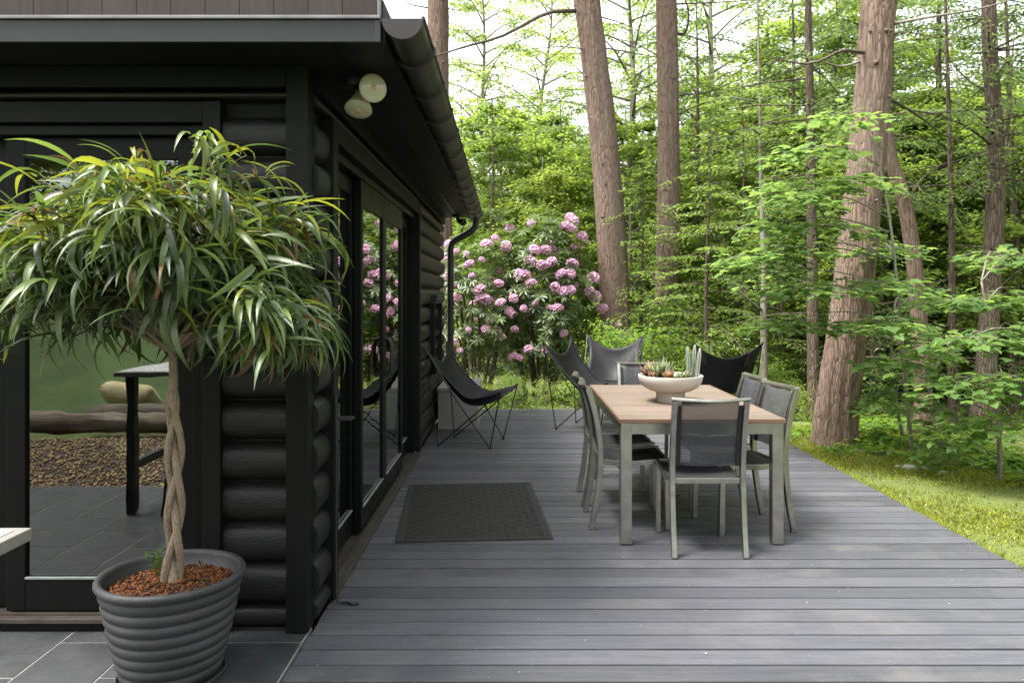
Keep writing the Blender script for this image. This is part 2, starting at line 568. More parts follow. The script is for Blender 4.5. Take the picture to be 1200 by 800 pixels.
    def build(self, name, mat, parent=None, bevel=0.0, smooth=False, world=False, seg=2):
        off = tuple(parent.location) if (world and parent is not None) else None
        if world and parent is not None and parent.parent is not None:
            off = None
            o_, p_ = Vector((0, 0, 0)), parent
            while p_ is not None:
                o_ += p_.location
                p_ = p_.parent
            off = tuple(o_)
        me = self.mesh(name, bevel, smooth, seg, off)
        return link(name, me, mat, parent)


def link(name, me, mat, parent=None, loc=None):
    o = bpy.data.objects.new(name, me)
    COL.objects.link(o)
    if mat and not me.materials:
        me.materials.append(MATS[mat])
    if parent is not None:
        o.parent = parent
    if loc is not None:
        o.location = loc
    return o


def tag(o, label, cat, group=None, kind=None):
    if label:
        o['label'] = label
    if cat:
        o['category'] = cat
    if group:
        o['group'] = group
    if kind:
        o['kind'] = kind
    return o


def thing(name, label, cat, loc=(0, 0, 0), rz=0.0, group=None):
    o = bpy.data.objects.new(name, None)
    o.empty_display_size = 0.1
    COL.objects.link(o)
    o.location = loc
    o.rotation_euler = (0, 0, rz)
    return tag(o, label, cat, group)


def copy_tree(o, parent=None):
    c_ = o.copy()
    COL.objects.link(c_)
    c_.parent = parent
    for ch in list(o.children):
        copy_tree(ch, c_)
    return c_


def struct(o):
    o['kind'] = 'structure'
    return o


def stuff(o, label=None):
    o['kind'] = 'stuff'
    if label:
        o['label'] = label
    return o


# -- foliage: many small folded leaves as one mesh (numpy)
def unit(a):
    return a / np.maximum(np.linalg.norm(a, axis=-1, keepdims=True), 1e-9)


# outlines: along (0..1), across (-1..1), lift
SH_DIAMOND = (np.array([[0, 0, 0], [0.42, 1, 0.12], [1, 0, -0.10], [0.42, -1, 0.12]], float), [(0, 1, 2, 3)])
SH_OVAL = (np.array([[0, 0, 0], [0.28, 0.8, 0.06], [0.62, 0.9, 0.02], [1, 0, -0.16], [0.62, -0.9, 0.02], [0.28, -0.8, 0.06], [0.5, 0, -0.04]], float),
           [(0, 1, 6), (1, 2, 6), (2, 3, 6), (3, 4, 6), (4, 5, 6), (5, 0, 6)])
SH_MAPLE = (np.array([[0, 0, 0], [-0.06, 0.55, 0], [0.22, 0.52, 0.02], [0.42, 1.0, -0.05], [0.52, 0.45, 0.02], [0.70, 0.50, 0.0], [1.0, 0, -0.14],
                      [0.70, -0.50, 0.0], [0.52, -0.45, 0.02], [0.42, -1.0, -0.05], [0.22, -0.52, 0.02], [-0.06, -0.55, 0], [0.42, 0, -0.03]], float),
            [(i, i + 1, 12) for i in range(11)] + [(11, 0, 12)])
SH_STRIP = (np.array([[0, 0.4, 0], [0, -0.4, 0], [1, 0, 0]], float), [(0, 1, 2)])


def leaves_mesh(name, P, D, N, L, W, shape, tint=None):
    P, D, N = np.asarray(P, float), unit(np.asarray(D, float)), np.asarray(N, float)
    n = len(P)
    S = unit(np.cross(D, N))
    N = np.cross(S, D)
    L = np.broadcast_to(np.asarray(L, float), (n,))
    W = np.broadcast_to(np.asarray(W, float), (n,))
    sv, sf = shape
    k = len(sv)
    V = (P[:, None, :] + D[:, None, :] * (sv[None, :, 0:1] * L[:, None, None])
         + S[:, None, :] * (sv[None, :, 1:2] * (W * 0.5)[:, None, None])
         + N[:, None, :] * (sv[None, :, 2:3] * L[:, None, None]))
    V = V.reshape(-1, 3)
    base = (np.arange(n) * k)
    fs_ = [np.array(f) for f in sf]
    sizes = np.array([len(f) for f in fs_])
    one = np.concatenate(fs_)
    idx = (one[None, :] + base[:, None]).ravel()
    totals = np.tile(sizes, n)
    starts = np.concatenate([[0], np.cumsum(totals)[:-1]])
    me = bpy.data.meshes.new(name)
    me.vertices.add(len(V))
    me.vertices.foreach_set('co', V.ravel().astype(np.float32))
    me.loops.add(len(idx))
    me.loops.foreach_set('vertex_index', idx.astype(np.int32))
    me.polygons.add(len(totals))
    me.polygons.foreach_set('loop_start', starts.astype(np.int32))
    me.polygons.foreach_set('loop_total', totals.astype(np.int32))
    me.update(calc_edges=True)
    if tint is None:
        tint = rng.random(n)
    a = me.attributes.new('tint', 'FLOAT', 'FACE')
    a.data.foreach_set('value', np.repeat(np.asarray(tint, np.float32) * 0.98, len(sf)).astype(np.float32))
    return me


def rand_dirs(n, flat=1.0):
    d = rng.normal(size=(n, 3))
    d[:, 2] *= flat
    return unit(d)

# ------------------------------------------------------------------ ground
DK_L, DK_R, DK_Y0, DK_Y1 = -0.90, 2.82, -1.32, 10.30
PITCH = 0.1392
GZ = -0.15


def gh(x, y):
    """height of the ground sheet"""
    z = GZ
    if y < -3.0:                       # bank rising behind the camera
        z += 0.30 * (min(-3.0 - y, 16.0)) ** 1.05 * 0.62
    far = max(0.0, math.hypot(x, y - 5) - 9.0)
    z += 0.10 * math.sin(x * 0.7 + 1.3) * math.sin(y * 0.55) * min(1, far / 3.0)
    z -= 0.012 * far if y > 0 else 0
    return z


xs = sorted(set(list(np.linspace(-90, -14, 14)) + list(np.linspace(-14, 16, 41)) + list(np.linspace(16, 90, 14))))
ys = sorted(set(list(np.linspace(-70, -12, 10)) + list(np.linspace(-12, 30, 57)) + list(np.linspace(30, 120, 14))))
ground = MB().sheet([[(x, y, gh(x, y)) for x in xs] for y in ys]).build('ground', 'forest_floor', smooth='all')
struct(ground)
# flip so the normals look up
ground.data.flip_normals()

# grass bank behind the camera (seen mirrored in the front glass)
bx = np.linspace(-16, 9, 26)
by = np.linspace(-16, -2.3, 20)
bank = MB().sheet([[(x, y, gh(x, y) + 0.05) for x in bx] for y in by]).build('grass_bank', 'meadow', smooth='all')
bank.data.flip_normals()
struct(bank)

# strip of lawn at the right of the deck
lx = np.linspace(0, 1, 14)
rows = []
for y in np.linspace(-2.5, 9.6, 40):
    w = 3.6 if y < 6 else 3.6 - (y - 6) * 0.55
    w += 0.25 * math.sin(y * 1.9) + 0.12 * math.sin(y * 5.3)
    rows.append([(DK_R + 0.02 + t * w, y, -0.075 - 0.06 * t ** 4 + 0.012 * math.sin(9 * t + y * 3)) for t in lx])
lawn = MB().sheet(rows).build('lawn', 'lawn', smooth='all')
struct(lawn)
if lawn.data.polygons[0].normal.z < 0:
    lawn.data.flip_normals()

n = 95000
gy = rng.uniform(1.5, 9.3, n)
gw = np.where(gy < 6, 3.5, 3.5 - (gy - 6) * 0.55)
gt = rng.random(n) ** 1.05
gx = DK_R + 0.025 + gt * gw
dirs = rand_dirs(n, 0.3)
dirs[:, 2] = np.abs(dirs[:, 2]) + rng.uniform(0.2, 1.6, n)
clump = 0.5 + 0.5 * np.sin(gx * 9 + np.sin(gy * 7) * 2) * np.sin(gy * 8 + 1.3)
ed = rng.random(n) < 0.07
gx = np.where(ed, DK_R + rng.uniform(-0.03, 0.05, n), gx)
me = leaves_mesh('grass', np.c_[gx, gy, np.full(n, -0.085) - 0.06 * gt ** 4], dirs, rng.normal(size=(n, 3)), np.where(ed, rng.uniform(0.07, 0.135, n), rng.uniform(0.014, 0.055, n) * (0.65 + 0.65 * clump)), rng.uniform(0.006, 0.016, n), SH_DIAMOND)
stuff(tag(link('grass', me, 'grass_blade'), 'short yellow-green grass and moss beside the grey deck', 'grass'))

# ------------------------------------------------------------------ deck: every plank its own piece
deck = thing('deck', None, None, (0, 0, 0))
struct(deck)
plank_len = DK_R - DK_L
pm = MB().box((-plank_len / 2, -PITCH / 2 + 0.0058, -0.038), (plank_len / 2, PITCH / 2 - 0.0058, 0.0)).mesh('plank', 0.0025)
pm.materials.append(MATS['deck_paint'])
nb = int(round((DK_Y1 - DK_Y0) / PITCH))
for i in range(nb):
    y = DK_Y0 + PITCH * (i + 0.5)
    o = link('plank', pm, None, deck, ((DK_L + DK_R) / 2 + random.uniform(-0.006, 0.006), y, random.uniform(-0.0035, 0.0008)))
    o.rotation_euler = (random.uniform(-0.012, 0.012), 0, random.uniform(-0.0008, 0.0008))
MB().box((DK_R - 0.06, DK_Y0, -0.145), (DK_R - 0.012, DK_Y1 - 0.01, -0.040)).build('rim_board', 'deck_rim', deck, 0.004)
MB().box((DK_L, DK_Y1 - 0.06, -0.26), (DK_R - 0.07, DK_Y1 - 0.015, -0.040)).build('rim_board', 'deck_rim', deck, 0.004)
for k in range(7):
    x = DK_L + 0.05 + k * 0.58
    MB().box((x, DK_Y0 + 0.05, -0.15), (x + 0.045, DK_Y1 - 0.08, -0.0375)).build('joist', 'frame_black', deck)

# fallen petals and specks on the planks
n = 320
fy = 2.5 + 7.5 * rng.random(n) ** 1.4
fx = rng.uniform(-0.85, 2.75, n)
me = leaves_mesh('fallen_petals', np.c_[fx, fy, np.full(n, 0.0022)], np.c_[rng.normal(size=(n, 2)), np.zeros(n)], np.tile([0, 0, 1.0], (n, 1)) + rng.normal(size=(n, 3)) * 0.08, rng.uniform(0.004, 0.014, n) * (rng.random(n) ** 2 + 0.3), rng.uniform(0.003, 0.008, n), SH_DIAMOND)
stuff(tag(link('fallen_petals', me, 'petal_fleck'), 'tiny pale fallen petals and specks scattered over the deck planks', 'petals'))

# ------------------------------------------------------------------ slate patio: every tile its own piece
patio = thing('patio', None, None, (0, 0, 0))
struct(patio)
MB().box((-6.0, 0.95, -0.06), (-0.915, 3.50, -0.0065)).build('grout_bed', 'grout', patio)
TW, TL, GR = 0.335, 0.62, 0.009
tm = MB().box((-TW / 2 + GR / 2, -TL / 2 + GR / 2, -0.02), (TW / 2 - GR / 2, TL / 2 - GR / 2, 0.0)).mesh('slate_tile', 0.002)
tm.materials.append(MATS['slate'])
tiles_cut = {}
for ci in range(-3, 12):
    xr = -1.97 - TW * (ci - 1)       # right edge of this column
    xl = xr - TW
    if xr > -0.95:
        continue
    xr_ = -0.918 if xr > -1.0 else xr
    y = (3.03 if ci % 2 else 3.34) + TL
    while y > 0.97:
        y1, y0 = min(y, 3.49), max(y - TL, 0.955)
        if y1 - y0 > 0.03:
            if xr_ == xr and y1 == y and y0 == y - TL:
                mesh_ = tm
            else:
                mesh_ = MB().box((-(xr_ - xl) / 2 + GR / 2, -(y1 - y0) / 2 + GR / 2, -0.02), ((xr_ - xl) / 2 - GR / 2, (y1 - y0) / 2 - GR / 2, 0)).mesh('slate_tile', 0.002)
                mesh_.materials.append(MATS['slate'])
            link('slate_tile', mesh_, None, patio, ((xl + xr_) / 2, (y0 + y1) / 2, -0.004 + random.uniform(-0.0012, 0.0012)))
        y -= TL

# gravel bed behind the patio (mirrored in the front glass)
struct(MB().box((-9.0, -1.35, -0.12), (-0.93, 0.945, -0.055)).build('gravel_bed', 'soil'))
n = 9000
gx, gy = rng.uniform(-7.5, -0.96, n), rng.uniform(-1.33, 0.90, n)
P = np.c_[gx, gy, np.full(n, -0.052) + rng.uniform(0, 0.008, n)]
oct_v = np.array([[0.5, 0, 0], [-0.5, 0, 0], [0, 0.5, 0], [0, -0.5, 0], [0, 0, 0.35], [0, 0, -0.35]])
oct_f = [(0, 2, 4), (2, 1, 4), (1, 3, 4), (3, 0, 4), (2, 0, 5), (1, 2, 5), (3, 1, 5), (0, 3, 5)]
sv = (np.c_[oct_v[:, 0] + 0.5, oct_v[:, 1] * 2, oct_v[:, 2]], oct_f)
me = leaves_mesh('gravel', P, np.c_[rng.normal(size=(n, 2)), rng.normal(size=n) * 0.15], np.tile([0, 0, 1.0], (n, 1)), rng.uniform(0.02, 0.05, n), rng.uniform(0.018, 0.04, n), sv)
stuff(tag(link('gravel', me, 'pebble'), 'loose tan gravel beyond the slate patio, mirrored in the front glass door', 'gravel'))

# ------------------------------------------------------------------ the log house
FY, SX = 3.50, -0.950          # core planes of the front and side walls
HY1 = 10.0                     # far end
LOGP, LOG0 = 0.184, 0.109      # log pitch and first joint
SOF = 2.53
house = thing('log_house', 'black painted log house with glass sliding doors, soffit and half-round gutter', 'house', (-1.0, 3.5, 0))


def hp(name, mb, mat, parent=None, bevel=0.0, smooth=False):
    return mb.build(name, mat, parent or house, bevel, smooth, world=True)


# wall cores with openings
FD = (-3.22, -1.385, 2.27)     # front opening x0, x1, top
SDo = (3.86, 7.22, 2.27)       # side opening y0, y1, top
w = MB()
w.box((FD[1], FY, 0), (SX - 0.102, FY + 0.10, SOF)).box((FD[0], FY, FD[2]), (FD[1], FY + 0.10, SOF)).box((-6.0, FY, 0), (FD[0], FY + 0.10, SOF))
hp('front_wall', w, 'black_paint')
w = MB()
w.box((SX - 0.10, FY + 0.001, 0), (SX, SDo[0], SOF)).box((SX - 0.10, SDo[0], SDo[2]), (SX, SDo[1], SOF)).box((SX - 0.10, SDo[1], 0), (SX, HY1, SOF))
hp('side_wall', w, 'black_paint')
hp('back_wall', MB().box((-6.0, HY1 - 0.10, 0), (SX - 0.103, HY1, SOF)), 'black_paint')
hp('end_wall', MB().box((-6.1, FY, 0), (-6.001, HY1, SOF)), 'black_paint')
hp('interior_floor', MB().box((-5.99, FY + 0.12, 0.0), (SX - 0.12, HY1 - 0.12, 0.045)), 'interior_floor')
hp('interior_wall', MB().box((-5.9, 8.2, 0.05), (SX - 0.13, 8.25, SOF - 0.01)), 'interior_wall')
hp('interior_ceiling', MB().box((-5.99, FY + 0.12, SOF - 0.03), (SX - 0.12, HY1 - 0.12, SOF - 0.004)), 'interior_wall')


def log_profile(z0, z1, depth=0.062, n=10):
    zc, h = (z0 + z1) / 2, (z1 - z0) / 2
    return [(depth * (max(0.0, 1 - abs(t) ** 2.6)) ** 0.55, zc + h * t) for t in np.linspace(-1, 1, n + 1)]


def front_log(x0, x1, z0, z1):
    pr = log_profile(z0 + 0.003 + random.uniform(0, 0.004), z1 - 0.003 - random.uniform(0, 0.004), 0.060 + random.uniform(-0.007, 0.006))
    a = [(x0, FY - d, z) for d, z in pr]
    b = [(x1, FY - d, z) for d, z in pr]
    k = len(pr)
    f = [(i, i + 1, k + i + 1, k + i) for i in range(k - 1)] + [tuple(range(k))[::-1], tuple(range(k, 2 * k))]
    hp('log', MB().add(a + b, f), 'log_paint', smooth=True)


def side_log(y0, y1, z0, z1):
    pr = log_profile(z0 + 0.003 + random.uniform(0, 0.004), z1 - 0.003 - random.uniform(0, 0.004), 0.060 + random.uniform(-0.007, 0.006))
    a = [(SX + d, y0, z) for d, z in pr]
    b = [(SX + d, y1, z) for d, z in pr]
    k = len(pr)
    f = [(i, k + i, k + i + 1, i + 1) for i in range(k - 1)] + [tuple(range(k)), tuple(range(k, 2 * k))[::-1]]
    hp('log', MB().add(a + b, f), 'log_paint', smooth=True)


joints = [0.004] + [LOG0 + LOGP * k for k in range(13)] + [SOF - 0.10]
for a, b in zip(joints[:-1], joints[1:]):
    if b > SOF - 0.09:
        b = SOF - 0.10
    if b - a < 0.02:
        continue
    if b < 2.42:
        front_log(-1.302, -1.010, a, b)
        side_log(3.515, 3.757, a, b)
    else:
        front_log(-4.2, -1.010, max(a, 2.372), b)
        side_log(3.515, 7.32, max(a, 2.372), b)
    side_log(7.322, HY1, a, b)
hp('frieze_board', MB().box((-4.2, FY - 0.075, SOF - 0.098), (-1.016, FY - 0.002, SOF - 0.003)), 'black_paint', bevel=0.004)
hp('frieze_board', MB().box((SX + 0.002, 3.53, SOF - 0.098), (SX + 0.075, HY1, SOF - 0.003)), 'black_paint', bevel=0.004)

cb = hp('corner_board', MB().box((-1.011, 3.42, 0.003), (-0.912, 3.52, SOF - 0.002)), 'black_paint', bevel=0.004)

# front sliding door: casing, frame, two sashes
fd = thing('front_sliding_door', None, None, (0, 0, 0))
fd.parent = house
fd.location = (-2.2 + 1.0, FY - 3.5, 0)


def fdp(name, mb, mat, bevel=0.003, smooth=False, parent=None):
    return mb.build(name, mat, parent or fd, bevel, smooth, world=True)


fdp('casing', MB().box((-1.384, FY - 0.078, 0.004), (-1.304, FY - 0.002, 2.37)), 'black_paint')
fdp('casing', MB().box((-3.22, FY - 0.076, 2.275), (-1.386, FY - 0.002, 2.368)), 'black_paint')
fdp('jamb', MB().box((-1.44, FY - 0.045, 0.06), (-1.387, FY + 0.10, 2.27)), 'frame_black')
fdp('jamb', MB().box((-3.22, FY - 0.045, 0.06), (-3.165, FY + 0.10, 2.27)), 'frame_black')
fdp('head', MB().box((-3.164, FY - 0.043, 2.225), (-1.441, FY + 0.10, 2.269)), 'frame_black')
fdp('threshold', MB().box((-3.3, FY - 0.066, 0.036), (-1.386, FY + 0.11, 0.058)), 'sill_metal')
fdp('kick_board', MB().box((-3.3, FY - 0.052, 0.0), (-1.386, FY + 0.11, 0.0355)), 'frame_black')
fdp('track_rail', MB().box((-3.165, FY - 0.030, 0.058), (-1.44, FY - 0.018, 0.070)), 'sill_metal', 0.001)


def sash_x(x0, x1, y, z0, z1, stile, toprail, botrail):
    s_ = fd
    t = 0.045
    g = (x0 + stile, x1 - stile, z0 + botrail, z1 - toprail)
    for nm, a, b in (('stile', (x0, y, z0), (x0 + stile, y + t, z1)), ('stile', (x1 - stile, y, z0), (x1, y + t, z1)),
                     ('bottom_rail', (x0 + stile + 0.001, y + 0.001, z0), (x1 - stile - 0.001, y + t - 0.001, z0 + botrail)),
                     ('top_rail', (x0 + stile + 0.001, y + 0.001, z1 - toprail), (x1 - stile - 0.001, y + t - 0.001, z1))):
        fdp(nm, MB().box(a, b), 'frame_black', 0.003, parent=s_)
    fdp('glazing_bead', MB().box((g[0], y - 0.003, g[2] + 0.0005), (g[1], y + 0.010, g[2] + 0.010)), 'gasket', 0.001, parent=s_)
    fdp('pane', MB().box((g[0] - 0.004, y + 0.018, g[2] - 0.004), (g[1] + 0.004, y + 0.0185, g[3] + 0.004)), 'pane_glass', 0.0, parent=s_)


sash_x(-2.305, -1.442, FY - 0.005, 0.068, 2.222, 0.085, 0.10, 0.145)
sash_x(-3.16, -2.24, FY + 0.052, 0.068, 2.222, 0.15, 0.10, 0.145)

# side sliding door: four sashes, the middle pair with a pull
sdr = thing('side_sliding_door', None, None)
sdr.parent = house
sdr.location = (SX + 1.0, 5.5 - 3.5, 0)


def sdp(name, mb, mat, bevel=0.003, smooth=False, parent=None):
    return mb.build(name, mat, parent or sdr, bevel, smooth, world=True)


sdp('casing', MB().box((SX + 0.002, 3.760, 0.01), (SX + 0.074, 3.858, 2.37)), 'black_paint')
sdp('casing', MB().box((SX + 0.002, 7.222, 0.01), (SX + 0.074, 7.318, 2.37)), 'black_paint')
sdp('casing', MB().box((SX + 0.002, 3.86, 2.272), (SX + 0.072, 7.22, 2.368)), 'black_paint')
sdp('jamb', MB().box((SX - 0.12, 3.862, 0.05), (SX + 0.03, 3.905, 2.27)), 'frame_black')
sdp('jamb', MB().box((SX - 0.12, 7.175, 0.05), (SX + 0.03, 7.218, 2.27)), 'frame_black')
sdp('head', MB().box((SX - 0.12, 3.906, 2.218), (SX + 0.028, 7.174, 2.269)), 'frame_black')
sdp('threshold', MB().box((SX - 0.12, 3.80, 0.0012), (SX + 0.076, 7.28, 0.036)), 'sill_metal')
sdp('track_rail', MB().box((SX + 0.034, 3.91, 0.036), (SX + 0.044, 7.17, 0.058)), 'sill_metal', 0.001)


def sash_y(y0, y1, x, z0, z1, stile, rail, bot, handle=None):
    s_ = sdr
    t = 0.045
    for nm, a, b in (('stile', (x - t, y0, z0), (x, y0 + stile, z1)), ('stile', (x - t, y1 - stile, z0), (x, y1, z1)),
                     ('bottom_rail', (x - t + 0.001, y0 + stile + 0.001, z0), (x - 0.001, y1 - stile - 0.001, z0 + bot)),
                     ('top_rail', (x - t + 0.001, y0 + stile + 0.001, z1 - rail), (x - 0.001, y1 - stile - 0.001, z1))):
        sdp(nm, MB().box(a, b), 'frame_black', 0.003, parent=s_)
    sdp('glazing_bead', MB().box((x - 0.010, y0 + stile, z0 + bot + 0.0005), (x + 0.003, y1 - stile, z0 + bot + 0.010)), 'gasket', 0.001, parent=s_)
    sdp('pane', MB().box((x - 0.0145, y0 + stile - 0.004, z0 + bot - 0.004), (x - 0.014, y1 - stile + 0.004, z1 - rail + 0.004)), 'pane_glass', 0.0, parent=s_)
    if handle:
        pts = [(x, handle, 0.93), (x + 0.035, handle, 0.94), (x + 0.052, handle, 0.99), (x + 0.052, handle, 1.14), (x + 0.035, handle, 1.19), (x, handle, 1.20)]
        sdp('handle', MB().tube(pts, 0.011, 8), 'rod_black', 0, True, parent=s_)


sash_y(3.91, 4.76, SX - 0.030, 0.06, 2.215, 0.075, 0.10, 0.13)
sash_y(4.70, 5.565, SX + 0.022, 0.06, 2.215, 0.065, 0.16, 0.13, handle=5.53)
sash_y(5.570, 6.45, SX + 0.022, 0.06, 2.215, 0.065, 0.16, 0.13, handle=5.605)
sash_y(6.40, 7.17, SX - 0.030, 0.06, 2.215, 0.075, 0.10, 0.13)

# small window with a louvred hood on the far log wall
sw = thing('side_window', None, None)
sw.parent = house
sw.location = (0, 0, 0)
wy0, wy1, wz0, wz1 = 8.35, 9.25, 0.72, 1.42
for nm, a, b in (('casing', (SX + 0.03, wy0, wz0), (SX + 0.10, wy0 + 0.08, wz1)), ('casing', (SX + 0.03, wy1 - 0.08, wz0), (SX + 0.10, wy1, wz1)),
                 ('sill', (SX + 0.03, wy0 - 0.03, wz0 - 0.06), (SX + 0.12, wy1 + 0.03, wz0 - 0.001)), ('sash_rail', (SX + 0.03, wy0 + 0.081, 1.05), (SX + 0.08, wy1 - 0.081, 1.10))):
    hp(nm, MB().box(a, b), 'black_paint', sw, 0.003)
for k in range(3):
    hp('hood_slat', MB().box((SX + 0.03, wy0 - 0.03, wz1 + 0.002 + 0.035 * k), (SX + 0.115 + 0.008 * k, wy1 + 0.03, wz1 + 0.028 + 0.035 * k)), 'fascia_paint', sw, 0.003)
hp('pane', MB().box((SX + 0.055, wy0 + 0.078, wz0 + 0.002), (SX + 0.056, wy1 - 0.078, wz1 - 0.002)), 'pane_glass', sw)

# roof: soffit boards, fascia, parapet, gutter
RF_Y0, RF_X = 3.09, -0.535
RY1 = 10.10
sof = hp('soffit', MB().box((-6.2, RF_Y0 + 0.022, SOF), (RF_X - 0.002, FY + 0.0, SOF + 0.02)).box((SX - 0.1, FY + 0.001, SOF), (RF_X - 0.002, RY1, SOF + 0.02)), 'soffit_paint')
hp('vent_strip', MB().box((-0.735, FY + 0.30, SOF - 0.006), (-0.715, RY1 - 0.6, SOF - 0.0005)), 'frame_black', sof)
hp('vent_strip', MB().box((-0.735, RF_Y0 + 0.06, SOF - 0.004), (-0.728, FY + 0.28, SOF - 0.0005)), 'frame_black', sof)
hp('fascia', MB().box((-6.2, RF_Y0, SOF - 0.008), (RF_X, RF_Y0 + 0.02, SOF + 0.082)), 'fascia_paint', bevel=0.002)
hp('fascia_end_block', MB().box((RF_X - 0.018, RF_Y0 - 0.006, SOF - 0.010), (RF_X + 0.004, RF_Y0 - 0.0005, SOF + 0.08)), 'fascia_paint', bevel=0.002)
hp('side_fascia', MB().box((RF_X, RF_Y0 + 0.021, SOF - 0.008), (RF_X + 0.02, RY1, SOF + 0.085)), 'black_paint', bevel=0.002)
hp('drip_edge', MB().box((-6.2, RF_Y0 - 0.012, SOF + 0.0825), (RF_X + 0.003, RF_Y0 + 0.03, SOF + 0.096)), 'drip_metal', bevel=0.002)
# brown boarded upstand above the front eave, board by board
k = 0
x = RF_X - 0.012
while x > -6.0:
    bw = 0.138
    hp('upstand_board', MB().box((x - bw + 0.0012, RF_Y0 - 0.004, SOF + 0.097), (x, RF_Y0 + 0.02, SOF + 0.48)), 'parapet_wood', bevel=0.002)
    x -= bw
hp('upstand_edge', MB().box((RF_X - 0.011, RF_Y0 - 0.006, SOF + 0.097), (RF_X + 0.004, RF_Y0 + 0.02, SOF + 0.48)), 'drip_metal', bevel=0.002)
# roof slab rising away from the gutter
rf = MB()
rf.add([(RF_X - 0.0, RF_Y0 + 0.021, SOF + 0.087), (RF_X - 0.0, RY1, SOF + 0.087), (-3.4, RY1, SOF + 0.80), (-3.4, RF_Y0 + 0.021, SOF + 0.80), (-6.2, RY1, SOF + 0.087), (-6.2, RF_Y0 + 0.021, SOF + 0.087)],
       [(0, 1, 2, 3), (3, 2, 4, 5), (0, 3, 5), (1, 4, 2), (0, 5, 4, 1)])
hp('roof', rf, 'parapet_wood')
hp('roof_side_board', MB().box((RF_X - 0.02, RF_Y0 + 0.022, SOF + 0.09), (RF_X + 0.01, RF_Y0 + 0.30, SOF + 0.17)), 'parapet_wood', bevel=0.003)

# half-round gutter, end to end, with hanger bands and end caps
GA, GB = Vector((-0.440, 3.06, 2.605)), Vector((-0.485, RY1 + 0.02, 2.578))   # axis at the rim
GRr = 0.080


def half_ring(c, r, n=12, a0=math.pi, a1=2 * math.pi):
    return [(c[0] + r * math.cos(a), c[1], c[2] + r * math.sin(a)) for a in np.linspace(a0, a1, n + 1)]


gut = hp('gutter', MB().sheet([half_ring(GA.lerp(GB, t), GRr) for t in np.linspace(0, 1, 12)], 0.003), 'gutter_metal', smooth=True)
for e in (GA, GB):
    ring = half_ring(e + Vector((0, -0.001 if e is GA else 0.001, 0)), GRr + 0.002)
    hp('end_cap', MB().add(ring + [(p[0], p[1] + 0.003, p[2]) for p in ring], [tuple(range(13))[::-1], tuple(range(13, 26))] + [(i, i + 1, 14 + i, 13 + i) for i in range(12)] + [(12, 0, 13, 25)]), 'gutter_metal', gut)
bead = []
hp('rim_bead', MB().tube([GA + Vector((GRr + 0.003, 0, 0.002)), GB + Vector((GRr + 0.003, 0, 0.002))], 0.008, 8), 'gutter_metal', gut, smooth=True)
for k in range(13):
    t = 0.05 + 0.92 * k / 12
    c0 = GA.lerp(GB, t)
    hp('hanger_band', MB().sheet([half_ring((c0.x, c0.y + dy, c0.z), GRr + 0.0105) for dy in (-0.012, 0.012)], 0.010), 'gutter_metal', gut, smooth=True)
ds = hp('downspout', MB().tube([(-0.485, 10.02, 2.51), (-0.485, 10.02, 2.44), (-0.50, 10.02, 2.39), (-0.56, 10.02, 2.335), (-0.74, 10.02, 2.235), (-0.795, 10.02, 2.19), (-0.815, 10.02, 2.12), (-0.815, 10.02, 0.02)], 0.042, 14), 'gutter_metal', smooth=True)
hp('strap', MB().tube([(-0.815, 10.02, 1.62), (-0.815, 10.02, 1.66)], 0.047, 14), 'gutter_metal', ds)


# flood lights: two bulbs on a round box under the soffit
def flood(loc, rz, label, scale=1.0):
    t = thing('flood_light', label, 'flood light', loc, rz)
    MB().lathe([(0.055, -0.035), (0.058, -0.02), (0.058, 0.0)], 24).build('mounting_box', 'rod_black', t, smooth=True)
    for kk, (dx, dy, az, el) in enumerate(((0.075, -0.085, R(-62), R(-6)), (0.035, -0.03, R(-92), R(-62)))):
        d_ = Vector((math.cos(az) * math.cos(el), math.sin(az) * math.cos(el), math.sin(el)))
        p0 = Vector((dx * 0.5, dy * 0.5, -0.03))
        p1 = Vector((dx, dy, -0.075))
        MB().tube([p0, p0 + Vector((0, 0, -0.03)), p1], 0.017, 10).build('swivel_arm', 'rod_black', t, smooth=True)
        q = d_.to_track_quat('Z', 'Y').to_matrix().to_4x4()
        Mx = Matrix.Translation(p1) @ q
        prof = [(0.02, -0.03), (0.026, -0.01), (0.030, 0.02), (0.052, 0.065), (0.062, 0.085), (0.064, 0.095), (0.058, 0.099)]
        b_ = MB().lathe(prof, 32)
        b_.v = [tuple(Mx @ Vector(p)) for p in b_.v]
        bo = b_.build('bulb', 'lamp_white', t, smooth=True)
        ln = MB().lathe([(0.0565, 0.0985), (0.050, 0.102), (0.034, 0.105), (0.033, 0.1035), (0.012, 0.107), (0.004, 0.1075)], 32)
        ln.v = [tuple(Mx @ Vector(p)) for p in ln.v]
        ln.build('lens', 'lamp_lens', bo, smooth=True)
        fl = MB().lathe([(0.016, 0.1055), (0.012, 0.1085), (0.003, 0.109)], 20)
        fl.v = [tuple(Mx @ Vector(p)) for p in fl.v]
        fl.build('filament_spot', 'lamp_filament', bo, smooth=True)
    return t


flood((-0.755, 3.66, SOF - 0.0005), 0.0, 'twin-bulb cream flood light under the soffit near the house corner')
t = thing('flood_light', 'small dark flood light under the soffit at the far end of the gutter', 'flood light', (-0.72, 9.75, SOF - 0.0005))
MB().lathe([(0.05, -0.03), (0.055, -0.01), (0.055, 0.0)], 20).build('mounting_box', 'rod_black', t, smooth=True)
MB().tube([(0.01, 0, -0.028), (0.03, 0, -0.07), (0.10, -0.05, -0.10)], [0.02, 0.028, 0.05], 14).build('bulb', 'rod_black', t, smooth=True)

